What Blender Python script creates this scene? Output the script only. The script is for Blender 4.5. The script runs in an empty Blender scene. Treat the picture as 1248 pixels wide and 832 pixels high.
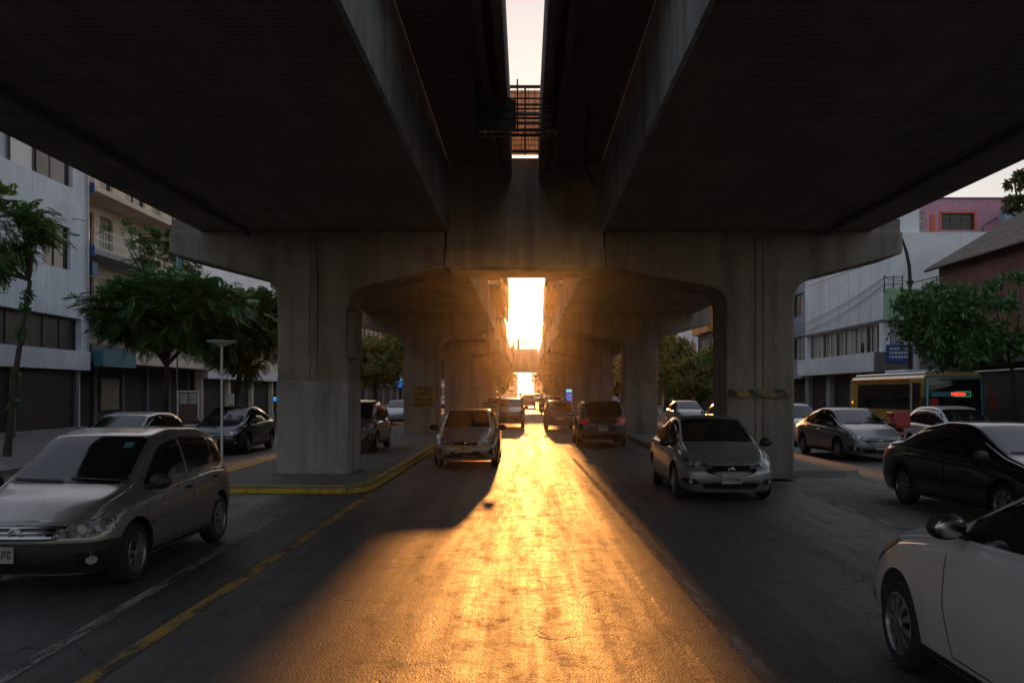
import bpy, bmesh, math, random
from math import sin, cos, pi, radians, sqrt, atan2
from mathutils import Vector, Matrix
from mathutils.bvhtree import BVHTree
SC = bpy.context.scene
COL = SC.collection
R = random.Random(7)
CAMH = 1.9
F = 1100.0
def X(px, y): return (px - 640) / F * y
def Zh(py, y): return CAMH - (py - 478) / F * y

# ---------------------------------------------------------------- mesh helpers
class MB:
    def __init__(s): s.v = []; s.f = []; s.m = []
    def add(s, vs, fs, mi=0):
        n = len(s.v); s.v += [tuple(v) for v in vs]
        s.f += [tuple(i + n for i in f) for f in fs]; s.m += [mi] * len(fs)
        return s
    def box(s, x0, x1, y0, y1, z0, z1, mi=0):
        vs = [(x0,y0,z0),(x1,y0,z0),(x1,y1,z0),(x0,y1,z0),(x0,y0,z1),(x1,y0,z1),(x1,y1,z1),(x0,y1,z1)]
        return s.add(vs, [(0,3,2,1),(4,5,6,7),(0,1,5,4),(1,2,6,5),(2,3,7,6),(3,0,4,7)], mi)
    def prism(s, pts, d0, d1, axis='y', mi=0):
        """2D outline extruded between d0 and d1 along the axis"""
        n = len(pts)
        def P(a, b, d):
            return (a, d, b) if axis == 'y' else ((d, a, b) if axis == 'x' else (a, b, d))
        vs = [P(a, b, d0) for a, b in pts] + [P(a, b, d1) for a, b in pts]
        fs = [tuple(range(n)), tuple(range(2*n-1, n-1, -1))]
        fs += [((i+1) % n, i, i+n, (i+1) % n + n) for i in range(n)]
        return s.add(vs, fs, mi)
    def tube(s, path, rad, n=8, mi=0, caps=True):
        path = [Vector(p) for p in path]
        if not isinstance(rad, (list, tuple)): rad = [rad] * len(path)
        base = len(s.v); up0 = None
        for i, p in enumerate(path):
            d = (path[min(i+1, len(path)-1)] - path[max(i-1, 0)])
            if d.length < 1e-9: d = Vector((0,0,1))
            d.normalize()
            if up0 is None:
                up0 = d.orthogonal().normalized()
            a = (up0 - d * up0.dot(d))
            if a.length < 1e-6: a = d.orthogonal()
            a.normalize(); b = d.cross(a); up0 = a
            for k in range(n):
                t = 2*pi*k/n
                s.v.append(tuple(p + (a*cos(t) + b*sin(t)) * rad[i]))
        for i in range(len(path)-1):
            for k in range(n):
                s.f.append((base+i*n+k, base+i*n+(k+1)%n, base+(i+1)*n+(k+1)%n, base+(i+1)*n+k)); s.m.append(mi)
        if caps:
            s.f.append(tuple(base+k for k in range(n-1,-1,-1))); s.m.append(mi)
            e = base+(len(path)-1)*n
            s.f.append(tuple(e+k for k in range(n))); s.m.append(mi)
        return s
    def lathe(s, prof, c, axis='z', n=24, mi=0):
        """prof: (radius, height)"""
        base = len(s.v)
        for r, h in prof:
            for k in range(n):
                t = 2*pi*k/n; a, b = r*cos(t), r*sin(t)
                if axis == 'z': p = (c[0]+a, c[1]+b, c[2]+h)
                elif axis == 'y': p = (c[0]+a, c[1]+h, c[2]+b)
                else: p = (c[0]+h, c[1]+a, c[2]+b)
                s.v.append(p)
        for i in range(len(prof)-1):
            for k in range(n):
                s.f.append((base+i*n+k, base+i*n+(k+1)%n, base+(i+1)*n+(k+1)%n, base+(i+1)*n+k)); s.m.append(mi)
        return s
    def blob(s, c, r, n=10, m=7, mi=0):
        prof = [(max(1e-4, sin(pi*i/m)), -cos(pi*i/m)) for i in range(m+1)]
        base = len(s.v)
        for a, h in prof:
            for k in range(n):
                t = 2*pi*k/n
                s.v.append((c[0]+r[0]*a*cos(t), c[1]+r[1]*a*sin(t), c[2]+r[2]*h))
        for i in range(m):
            for k in range(n):
                s.f.append((base+i*n+k, base+i*n+(k+1)%n, base+(i+1)*n+(k+1)%n, base+(i+1)*n+k)); s.m.append(mi)
        return s
    def mesh(s, name, off=(0,0,0)):
        me = bpy.data.meshes.new(name)
        ox, oy, oz = off
        me.from_pydata([(a-ox, b-oy, c-oz) for a, b, c in s.v], [], s.f)
        me.polygons.foreach_set('material_index', s.m)
        me.update()
        return me

def wloc(o):
    v = Vector((0,0,0))
    while o is not None:
        v += o.location; o = o.parent
    return v

def obj(name, mb, mat, parent=None, world=True, smooth=False, bevel=0, recalc=True, loc=None):
    """links a mesh builder as ONE object; world coordinates are turned into the parent's"""
    if parent is not None and world: off = wloc(parent)
    elif loc is not None: off = Vector(loc)
    else: off = Vector((0,0,0))
    me = mb.mesh(name, off)
    if recalc:
        bm = bmesh.new(); bm.from_mesh(me)
        bmesh.ops.recalc_face_normals(bm, faces=bm.faces); bm.to_mesh(me); bm.free()
    o = bpy.data.objects.new(name, me); COL.objects.link(o)
    if loc is not None and parent is None: o.location = loc
    for m in (mat if isinstance(mat, (list, tuple)) else [mat]): me.materials.append(m)
    if smooth:
        me.shade_smooth()
        if smooth != 'all':
            me.set_sharp_from_angle(angle=radians(38))
    if bevel:
        b = o.modifiers.new('bevel', 'BEVEL'); b.width = bevel; b.segments = 2; b.limit_method = 'ANGLE'
    if parent is not None: o.parent = parent
    return o
def thing(name, label, cat, loc=(0,0,0), rotz=0, group=None):
    o = bpy.data.objects.new(name, None); COL.objects.link(o)
    o.location = loc; o.rotation_euler = (0,0,rotz); o.empty_display_size = .3
    o['label'] = label; o['category'] = cat
    if group: o['group'] = group
    return o
def tag(o, label, cat, group=None):
    o['label'] = label; o['category'] = cat
    if group: o['group'] = group
    return o
def struct(name, mb, mat, **k):
    o = obj(name, mb, mat, **k); o['kind'] = 'structure'; return o

# ---------------------------------------------------------------- materials
class NT:
    """small node-tree writer"""
    def __init__(s, name):
        s.m = bpy.data.materials.new(name); s.m.use_nodes = True
        s.t = s.m.node_tree; s.b = s.t.nodes['Principled BSDF']
    def n(s, t, **k):
        o = s.t.nodes.new(t)
        for a, v in k.items():
            if a.startswith('i_'):
                key = a[2:]
                key = int(key) if key.isdigit() else key.replace('_', ' ')
                s.set(o.inputs[key], v)
            else: setattr(o, a, v)
        return o
    def set(s, inp, v):
        if isinstance(v, bpy.types.NodeSocket): s.t.links.new(v, inp)
        elif isinstance(v, (tuple, list)) and len(v) == 3 and inp.type == 'RGBA': inp.default_value = (*v, 1)
        else: inp.default_value = v
    def p(s, **k):
        for a, v in k.items(): s.set(s.b.inputs[a.replace('_', ' ')], v)
        return s
    def coord(s, scale=(1,1,1), kind='Object', rot=(0,0,0)):
        tc = s.n('ShaderNodeTexCoord')
        mp = s.n('ShaderNodeMapping'); s.set(mp.inputs[0], tc.outputs[kind]); mp.inputs['Scale'].default_value = scale
        mp.inputs['Rotation'].default_value = rot
        return mp.outputs[0]
    def noise(s, vec, scale=1, detail=4, rough=.55, dist=0):
        o = s.n('ShaderNodeTexNoise'); s.set(o.inputs['Vector'], vec); o.inputs['Scale'].default_value = scale
        o.inputs['Detail'].default_value = detail; o.inputs['Roughness'].default_value = rough
        o.inputs['Distortion'].default_value = dist
        return o.outputs['Fac']
    def ramp(s, fac, stops):
        o = s.n('ShaderNodeValToRGB'); s.set(o.inputs[0], fac)
        e = o.color_ramp.elements
        while len(e) < len(stops): e.new(.5)
        for el, (p, c) in zip(e, stops):
            el.position = p; el.color = (c, c, c, 1) if isinstance(c, (int, float)) else (*c, 1)
        return o.outputs[0]
    def mix(s, fac, a, b, mode='MIX'):
        o = s.n('ShaderNodeMix', data_type='RGBA', blend_type=mode)
        s.set(o.inputs[0], fac); s.set(o.inputs[6], a); s.set(o.inputs[7], b)
        return o.outputs[2]
    def math(s, op, a, b=0, c=0, clamp=False):
        o = s.n('ShaderNodeMath', operation=op, use_clamp=clamp); s.set(o.inputs[0], a); s.set(o.inputs[1], b); s.set(o.inputs[2], c)
        return o.outputs[0]
    def mapr(s, v, a, b, c, d):
        o = s.n('ShaderNodeMapRange'); s.set(o.inputs[0], v)
        for i, q in enumerate((a, b, c, d)): s.set(o.inputs[i+1], q)
        return o.outputs[0]
    def bump(s, h, strength=.3, dist=.02):
        o = s.n('ShaderNodeBump'); o.inputs['Strength'].default_value = strength; o.inputs['Distance'].default_value = dist
        s.set(o.inputs['Height'], h); s.set(s.b.inputs['Normal'], o.outputs[0])
        return s

def simple(name, col, rough=.6, metal=0, var=.0, scale=3, bump=0, **k):
    t = NT(name)
    if var:
        nz = t.noise(t.coord(), scale, 5, .6)
        f = t.ramp(nz, [(.3, 0), (.7, 1)])
        t.p(Base_Color=t.mix(f, tuple(c*(1-var) for c in col), tuple(min(1, c*(1+var)) for c in col)))
        t.p(Roughness=t.mapr(nz, .3, .7, max(.02, rough-.1), min(1, rough+.12)))
        if bump: t.bump(nz, bump, .02)
    else: t.p(Base_Color=col, Roughness=rough)
    t.p(Metallic=metal, **k)
    return t.m
def mk_asphalt():
    t = NT('asphalt')
    w = t.coord()
    sep = t.n('ShaderNodeSeparateXYZ'); t.set(sep.inputs[0], w); sx = sep.outputs[0]; sy = sep.outputs[1]
    fine = t.noise(w, 95, 3, .7)
    med = t.noise(w, 9, 5, .65)
    big = t.noise(w, .55, 5, .6, .6)
    streak = t.noise(t.coord((2.2, .10, 1)), 1.0, 7, .66, .15)      # wear drawn out along the traffic
    streak2 = t.noise(t.coord((7, .45, 1)), 1.0, 8, .75)
    blot = t.noise(t.coord((1.2, .75, 1)), 2.4, 10, .80, .25)
    agg = t.n('ShaderNodeTexVoronoi'); t.set(agg.inputs['Vector'], w); agg.inputs['Scale'].default_value = 70
    c = t.mix(t.ramp(big, [(.35, 0), (.65, 1)]), (.034, .0335, .034), (.050, .048, .047))
    c = t.mix(t.ramp(streak, [(.42, 0), (.62, .75)]), c, (.098, .092, .084))
    c = t.mix(t.ramp(streak2, [(.5, 0), (.75, .35)]), c, (.045, .043, .042))
    c = t.mix(t.ramp(blot, [(.52, 0), (.70, .5)]), c, (.028, .026, .025))   # oil and patch stains
    c = t.mix(t.ramp(agg.outputs['Color'], [(.0, 0), (1, .55)]), c, (.15, .145, .14))
    c = t.mix(t.ramp(fine, [(.35, .55), (.6, 0)]), c, (.018, .018, .018))
    # rough patched joint and the pale seam between the lanes
    wob = t.math('MULTIPLY', t.math('SUBTRACT', t.noise(w, 1.7, 6, .7), .5), .16)
    xr = t.math('ADD', t.math('ADD', sx, t.math('MULTIPLY', sy, .030)), t.math('ADD', wob, -1.36))
    band = t.math('SUBTRACT', 1.0, t.math('DIVIDE', t.math('ABSOLUTE', xr), .075), clamp=True)
    band = t.math('MULTIPLY', t.ramp(band, [(0, 0), (.5, 1)]), t.ramp(t.noise(w, 22, 4, .7), [(.40, 0), (.56, 1)]))
    c = t.mix(t.math('MULTIPLY', band, .8), c, (.020, .019, .018))
    def seam(x0, wd):
        q = t.math('SUBTRACT', 1.0, t.math('DIVIDE', t.math('ABSOLUTE', t.math('ADD', sx, -x0)), wd), clamp=True)
        return t.math('MULTIPLY', t.ramp(q, [(0, 0), (.4, 1)]), t.ramp(t.noise(w, 3.5, 6, .7), [(.36, .15), (.6, 1)]))
    sm = t.math('ADD', seam(-.32, .022), seam(-.19, .018), clamp=True)
    c = t.mix(t.math('MULTIPLY', sm, .7), c, (.15, .145, .135))
    # cracks
    cr = t.n('ShaderNodeTexVoronoi', feature='DISTANCE_TO_EDGE'); cr.inputs['Scale'].default_value = .55
    dv = t.n('ShaderNodeVectorMath', operation='ADD'); nz = t.n('ShaderNodeTexNoise'); nz.inputs['Scale'].default_value = 2.2; nz.inputs['Detail'].default_value = 6
    t.set(nz.inputs['Vector'], w)
    sc = t.n('ShaderNodeVectorMath', operation='SCALE'); t.set(sc.inputs[0], nz.outputs['Color']); sc.inputs['Scale'].default_value = .9
    t.set(dv.inputs[0], w); t.set(dv.inputs[1], sc.outputs[0]); t.set(cr.inputs['Vector'], dv.outputs[0])
    crack = t.ramp(cr.outputs[0], [(0, 1), (.010, 0)])
    cmask = t.math('MULTIPLY', crack, t.ramp(t.noise(w, .35, 3), [(.46, 0), (.56, 1)]))
    c = t.mix(cmask, c, (.012, .012, .012))
    t.p(Base_Color=c)
    r = t.mapr(streak, .35, .65, .62, .47)
    r = t.math('ADD', r, t.math('MULTIPLY', t.ramp(blot, [(.50, 0), (.68, 1)]), .15))
    r = t.math('ADD', r, t.math('MULTIPLY', t.ramp(streak2, [(.45, 0), (.70, 1)]), .09))
    r = t.math('ADD', r, t.math('MULTIPLY', t.math('SUBTRACT', med, .5), .22))
    t.p(Roughness=r)
    h = t.math('ADD', t.math('MULTIPLY', fine, .5), t.math('MULTIPLY', agg.outputs['Distance'], .7))
    h = t.math('ADD', h, t.math('MULTIPLY', med, .35))
    h = t.math('SUBTRACT', h, t.math('MULTIPLY', cmask, 2.5)); h = t.math('SUBTRACT', h, t.math('MULTIPLY', band, 1.2))
    t.bump(h, .55, .008)
    return t.m
def mk_concrete(name, col=(.30,.285,.265), boards=False, dirt=.5, axis='z', scale=1.0):
    t = NT(name)
    w = t.coord()
    big = t.noise(w, .7*scale, 6, .65, .5)
    med = t.noise(w, 5*scale, 5, .6)
    st = (3.1, 3.1, .28) if axis == 'z' else (3.1, .3, 3.1)
    drip = t.noise(t.coord(st), 1, 5, .6)
    c = t.mix(t.ramp(big, [(.3, 0), (.7, 1)]), tuple(v*.66 for v in col), tuple(v*1.18 for v in col))
    c = t.mix(t.ramp(drip, [(.45, 0), (.72, dirt)]), c, tuple(v*.34 for v in col))
    c = t.mix(t.ramp(med, [(.55, 0), (.75, .35)]), c, tuple(v*1.35 for v in col))
    h = t.math('ADD', med, t.noise(w, 40, 3))
    if boards:
        br = t.n('ShaderNodeTexWave', wave_type='BANDS', bands_direction='Z' if boards == 'z' else 'Y')
        br.inputs['Scale'].default_value = 1.7; br.inputs['Distortion'].default_value = .15; t.set(br.inputs['Vector'], w)
        ln = t.ramp(br.outputs['Fac'], [(0, 1), (.06, 0)])
        c = t.mix(t.math('MULTIPLY', ln, .5), c, tuple(v*.35 for v in col))
        h = t.math('SUBTRACT', h, t.math('MULTIPLY', ln, 2))
    t.p(Base_Color=c, Roughness=t.mapr(med, .3, .7, .75, .92)); t.bump(h, .45, .015)
    return t.m
def mk_plaster(name, col, dirt=.35, rough=.85):
    t = NT(name)
    w = t.coord()
    n1 = t.noise(w, .45, 6, .65, .4); n2 = t.noise(t.coord((5, 5, .3)), 1, 6, .65)
    c = t.mix(t.ramp(n1, [(.35, 0), (.7, 1)]), tuple(v*.82 for v in col), tuple(min(.9, v*1.08) for v in col))
    c = t.mix(t.ramp(n2, [(.48, 0), (.75, dirt)]), c, tuple(v*.42 for v in col))
    t.p(Base_Color=c, Roughness=rough); t.bump(t.noise(w, 14, 5), .2, .01)
    return t.m
def mk_slats(name, col, axis=0, freq=6, rough=.7, metal=0):
    """corrugated / shutter sheet"""
    t = NT(name)
    wv = t.n('ShaderNodeTexWave', wave_type='BANDS', bands_direction='XYZ'[axis]); wv.inputs['Scale'].default_value = freq
    wv.inputs['Distortion'].default_value = 0; t.set(wv.inputs['Vector'], t.coord())
    nz = t.noise(t.coord(), 2, 5, .65)
    c = t.mix(t.ramp(nz, [(.35, 0), (.7, 1)]), tuple(v*.6 for v in col), tuple(v*1.2 for v in col))
    c = t.mix(t.ramp(wv.outputs['Fac'], [(0, .8), (.12, 0)]), c, tuple(v*.25 for v in col))
    t.p(Base_Color=c, Roughness=rough, Metallic=metal); t.bump(wv.outputs['Fac'], .8, .03)
    return t.m
def mk_brick():
    t = NT('brick')
    b = t.n('ShaderNodeTexBrick'); tc = t.coord((1,1,1), rot=(0, radians(90), radians(90)))
    t.set(b.inputs['Vector'], tc)
    b.inputs['Scale'].default_value = 4.2
    for i, c in enumerate([(.22,.075,.055),(.14,.05,.04),(.12,.10,.09)]): b.inputs[i+1].default_value = (*c, 1)
    b.inputs['Mortar Size'].default_value = .018; b.inputs['Row Height'].default_value = .3
    n1 = t.noise(t.coord(), 1.2, 6, .7)
    c = t.mix(t.ramp(n1, [(.4, 0), (.7, .6)]), b.outputs['Color'], (.07, .045, .04))
    t.p(Base_Color=c, Roughness=.85); t.bump(b.outputs['Fac'], -.5, .01)
    return t.m
def mk_tiles():
    t = NT('roof_tiles')
    wv = t.n('ShaderNodeTexWave', wave_type='BANDS', bands_direction='Y', wave_profile='SIN'); wv.inputs['Scale'].default_value = 1.3
    wv.inputs['Distortion'].default_value = .4; t.set(wv.inputs['Vector'], t.coord())
    w2 = t.n('ShaderNodeTexWave', wave_type='BANDS', bands_direction='X', wave_profile='SAW'); w2.inputs['Scale'].default_value = .9
    w2.inputs['Distortion'].default_value = .25; t.set(w2.inputs['Vector'], t.coord())
    n = t.noise(t.coord(), 3, 6, .7)
    c = t.mix(t.ramp(n, [(.35, 0), (.7, 1)]), (.06, .045, .04), (.20, .16, .14))
    c = t.mix(t.ramp(w2.outputs['Fac'], [(0, .8), (.2, 0)]), c, (.025, .02, .02))
    t.p(Base_Color=c, Roughness=.8)
    t.bump(t.math('ADD', wv.outputs['Fac'], w2.outputs['Fac']), .9, .06)
    return t.m
def mk_paintline(name, col, wear=.5):
    t = NT(name)
    w = t.coord()
    n = t.noise(t.coord((3, .6, 1)), 2.2, 7, .7); f = t.noise(w, 60, 3)
    k = t.math('ADD', n, t.math('MULTIPLY', t.math('SUBTRACT', f, .5), .5))
    c = t.mix(t.ramp(k, [(wear-.05, 0), (wear+.08, 1)]), (.05, .047, .044), col)
    t.p(Base_Color=c, Roughness=.8); t.bump(f, .5, .006)
    return t.m
def mk_leaf(name, a, b, rough=.5):
    t = NT(name)
    g = t.n('ShaderNodeNewGeometry')
    f = t.n('ShaderNodeTexWhiteNoise', noise_dimensions='1D'); t.set(f.inputs['W'], g.outputs['Random Per Island'])
    nz = t.noise(t.coord(), 1.3, 3)
    k = t.math('ADD', t.math('MULTIPLY', f.outputs['Value'], .6), t.math('MULTIPLY', nz, .4))
    c = t.mix(t.ramp(k, [(.2, 0), (.8, 1)]), a, b)
    t.p(Base_Color=c, Roughness=rough)
    tr = t.n('ShaderNodeBsdfTranslucent'); t.set(tr.inputs['Color'], t.mix(.5, c, (.05, .12, .02)))
    mx = t.n('ShaderNodeMixShader'); mx.inputs[0].default_value = .16
    out = t.t.nodes['Material Output']
    t.set(mx.inputs[1], t.b.outputs[0]); t.set(mx.inputs[2], tr.outputs[0]); t.set(out.inputs['Surface'], mx.outputs[0])
    return t.m
def mk_paint(name, col, metal=.0, rough=.32, dirt=.35, coat=.8):
    t = NT(name)
    w = t.coord()
    n = t.noise(w, 2.0, 6, .7); fl = t.noise(w, 260, 2)
    sep = t.n('ShaderNodeSeparateXYZ'); t.set(sep.inputs[0], w)
    low = t.mapr(sep.outputs[2], .15, .75, 1, 0)           # road dust sits on the sills
    d = t.math('MULTIPLY', t.math('ADD', t.math('MULTIPLY', low, .7), t.ramp(n, [(.45, 0), (.75, .5)])), dirt, clamp=True)
    c = t.mix(t.math('MULTIPLY', fl, .12), col, tuple(min(1, v*1.5+.02) for v in col))
    c = t.mix(d, c, (.10, .085, .07))
    t.p(Base_Color=c, Metallic=metal, Coat_Weight=coat, Coat_Roughness=t.mapr(d, 0, .6, .05, .4))
    t.p(Roughness=t.math('ADD', t.math('MULTIPLY', d, .5), rough))
    return t.m
def emis(name, col, s):
    t = NT(name); t.p(Base_Color=(0,0,0), Emission_Color=col, Emission_Strength=s); return t.m

M = {}
M['asphalt'] = mk_asphalt()
M['conc'] = mk_concrete('pier_concrete', (.28,.245,.208), dirt=.65)
M['conc_soffit'] = mk_concrete('soffit_concrete', (.30,.248,.205), boards='y', dirt=.5, axis='y')
M['conc_beam'] = mk_concrete('beam_concrete', (.41,.355,.30), dirt=.8)
M['conc_web'] = mk_concrete('web_concrete', (.55,.53,.50), dirt=.95)
M['conc_light'] = mk_concrete('limewashed_concrete', (.35,.335,.315), dirt=.7)
M['pave'] = mk_concrete('pavement', (.19,.18,.165), dirt=.3, scale=1.5)
M['kerb'] = mk_concrete('kerb_concrete', (.20,.19,.175), dirt=.4)
M['kerb_yellow'] = mk_paintline('kerb_yellow', (.52,.33,.02), .38)
M['line_white'] = mk_paintline('line_white', (.34,.33,.31), .48)
M['line_faint'] = mk_paintline('line_faint', (.22,.21,.20), .5)
M['line_yellow'] = mk_paintline('line_yellow', (.42,.25,.04), .46)
M['iron'] = simple('cast_iron', (.03,.028,.026), .55, .6, var=.3, scale=20)
M['rough_band'] = simple('old_patch', (.034,.032,.031), .8, var=.45, scale=30, bump=.9)
M['pipe'] = simple('drain_grey', (.10,.095,.09), .6, var=.3)
M['tar'] = simple('tar', (.028,.026,.025), .78, var=.3, scale=20, bump=.4)
M['white_wall'] = mk_plaster('white_wall', (.66,.70,.77), .45)
M['white_wall2'] = mk_plaster('white_wall_clean', (.76,.77,.80), .2)
M['cream'] = mk_plaster('cream_wall', (.70,.58,.46))
M['grey_wall'] = mk_plaster('grey_wall', (.30,.31,.33))
M['dgrey_wall'] = mk_plaster('dark_grey_wall', (.13,.13,.14))
M['blue_wall'] = mk_plaster('blue_grey_wall', (.24,.29,.36))
M['green_panel'] = mk_plaster('green_panel', (.26,.44,.28), .15)
M['pink'] = mk_plaster('pink_wall', (.52,.25,.33), .3)
M['orange'] = mk_plaster('orange_wall', (.62,.27,.08), .2)
M['teal'] = simple('teal_panel', (.02,.15,.19), .5, var=.2)
M['blue'] = simple('blue_panel', (.01,.075,.26), .45, var=.2)
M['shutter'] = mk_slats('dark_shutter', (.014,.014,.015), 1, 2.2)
M['fence_sheet'] = mk_slats('dark_sheet', (.035,.04,.05), 1, 3.0)
M['rib_wall'] = mk_plaster('cladding', (.74,.75,.80), .3)
M['brick'] = mk_brick()
M['tiles'] = mk_tiles()
M['glass'] = simple('window_glass', (.015,.018,.02), .06)
M['curtain'] = simple('curtain', (.30,.26,.22), .9, var=.3)
M['frame'] = simple('window_frame', (.05,.05,.05), .5)
M['frame_w'] = simple('white_frame', (.6,.6,.6), .5)
M['frame_o'] = simple('orange_frame', (.55,.10,.03), .5)
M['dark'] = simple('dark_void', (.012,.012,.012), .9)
M['steel'] = simple('dark_steel', (.035,.033,.032), .5, .6, var=.3)
M['galv'] = simple('galvanised', (.35,.36,.37), .45, .7, var=.2)
M['white_metal'] = simple('white_metal', (.62,.63,.65), .4, var=.1)
M['bark'] = simple('bark', (.055,.042,.032), .9, var=.4, scale=9, bump=.8)
M['leaf_dark'] = mk_leaf('leaf_dark', (.038,.12,.032), (.085,.20,.05))
M['leaf_mid'] = mk_leaf('leaf_mid', (.055,.14,.03), (.12,.24,.05))
M['leaf_olive'] = mk_leaf('leaf_olive', (.05,.06,.02), (.11,.11,.04))
SKY_STR = .15; HAZE = .00020; EXPO = 0.45
# ---------------------------------------------------------------- ground
g = MB(); g.box(-400, 400, -60, 900, -.4, 0.0)
struct('road', g, M['asphalt'])
def strip(name, x0, x1, y0, y1, mat, z=.004, x0b=None, x1b=None):
    x0b = x0 if x0b is None else x0b; x1b = x1 if x1b is None else x1b
    m = MB(); m.add([(x0,y0,z),(x1,y0,z),(x1b,y1,z),(x0b,y1,z)], [(0,1,2,3)])
    return struct(name, m, mat)
strip('white_lane_line', -3.36, -3.24, 2.0, 14.0, M['line_white'], x0b=-3.86, x1b=-3.74)
strip('yellow_lane_line', -2.95, -2.81, 2.0, 16.9, M['line_yellow'])
strip('right_lane_line', 1.60, 1.72, 2.0, 26, M['line_faint'], x0b=1.34, x1b=1.44)
strip('kerbside_lane_line', 5.22, 5.34, 4, 20, M['line_white'])
def wavy_strip(name, pts, w, mat, z=.006, seed=1):
    r = random.Random(seed); L = []
    m = MB(); vs = []; fs = []
    n = 160
    for i in range(n+1):
        t = i/n; y = pts[0][1] + (pts[1][1]-pts[0][1])*t**1.6; x = pts[0][0] + (pts[1][0]-pts[0][0])*t + r.uniform(-.006,.006)
        ww = w*r.uniform(.4,1.2); vs += [(x-ww,y,z),(x+ww,y,z)]
        if i: fs.append((2*i-2,2*i-1,2*i+1,2*i))
    m.add(vs, fs); return struct(name, m, mat)
def patch(name, x, y, w, l, mat, seed):
    r = random.Random(seed); m = MB(); pts = []
    for i in range(20):
        a = 2*pi*i/20; k = 1/max(abs(cos(a)), abs(sin(a)))*r.uniform(.94,1.03); pts.append((x+cos(a)*w/2*k, y+sin(a)*l/2*k, .005))
    m.add(pts, [tuple(range(20))]); return struct(name, m, mat)
def cover(x, y, r_, lab):
    m = MB(); m.lathe([(.001,.010),(r_*.9,.010),(r_*.92,.004),(r_*.95,.004),(r_*.97,.011),(r_,.008),(r_,-.01)], (x,y,0), 'z', 28)
    for i in range(-3,4):
        for j in range(-3,4):
            if i*i+j*j < 10: m.box(x+i*r_*.23-.018, x+i*r_*.23+.018, y+j*r_*.23-.018, y+j*r_*.23+.018, .010, .015)
    return tag(obj('manhole_cover', m, M['iron'], loc=(x,y,0)), lab, 'manhole cover')
def island(name, outline, mat_top, kerb_mat, h=.14, kw=.15):
    """pavement slab with a kerb band round it; outline counter-clockwise"""
    n = len(outline)
    m = MB(); m.prism([(x, y) for x, y in outline], .0, h-.012, axis='z')
    struct(name, m, mat_top)
    k = MB()
    # inset outline
    P = [Vector(p) for p in outline]; ins = []
    for i in range(n):
        a, b, c = P[i-1], P[i], P[(i+1) % n]
        d1 = (b-a).normalized(); d2 = (c-b).normalized()
        n1 = Vector((-d1.y, d1.x)); n2 = Vector((-d2.y, d2.x)); nn = (n1+n2).normalized()
        ins.append(b + nn*kw/max(.35, nn.dot(n1)))
    out = [p + (p-q).normalized()*.02 for p, q in zip(P, ins)]
    for i in range(n):
        j = (i+1) % n
        a0, a1, b0, b1 = out[i], out[j], ins[i], ins[j]
        sl = (a0-b0)*-.18, (a1-b1)*-.18
        vs = [(a0.x,a0.y,-.01),(a1.x,a1.y,-.01),(a1.x+sl[1].x,a1.y+sl[1].y,h),(a0.x+sl[0].x,a0.y+sl[0].y,h),(b1.x,b1.y,h),(b0.x,b0.y,h),(b1.x,b1.y,h-.03),(b0.x,b0.y,h-.03)]
        k.add(vs, [(0,1,2,3),(3,2,4,5),(5,4,6,7)])
    struct(name + '_kerb', k, kerb_mat, recalc=False)
def arc(cx, cy, r, a0, a1, n=6, ry=None):
    ry = r if ry is None else ry
    return [(cx + r*cos(radians(a0+(a1-a0)*i/n)), cy + ry*sin(radians(a0+(a1-a0)*i/n))) for i in range(n+1)]
island('left_island', arc(-3.45, 17.9, .45, 270, 360, 5, .9) + [(-2.98, 20), (-2.98, 26), (-3.0, 40), (-3.0, 125)] + [(-6.7, 125), (-6.9, 40), (-6.7, 22)] + arc(-6.2, 17.6, .5, 180, 270, 3), M['pave'], M['kerb_yellow'])
island('right_island', arc(7.2, 21.2, .55, 270, 360, 4, .9) + [(7.85, 24), (7.9, 40), (7.9, 125)] + [(4.15, 125), (4.2, 40), (4.3, 24)] + arc(4.9, 21.0, .6, 180, 270, 4), M['pave'], M['kerb'])
island('left_sidewalk', [(-40, -20), (-11.8, -20), (-11.8, 240), (-40, 240)], M['pave'], M['kerb'])
island('right_sidewalk', [(15.9, -20), (60, -20), (60, 240), (15.9, 240)], M['pave'], M['kerb'])
# slab patches of the side road apron
strip('concrete_apron', 5.36, 7.6, 12, 20.2, M['pave'])
m = MB(); m.box(7.35, 8.35, 19.0, 19.9, -.02, .012); struct('drain_cover', m, M['steel'])

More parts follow.
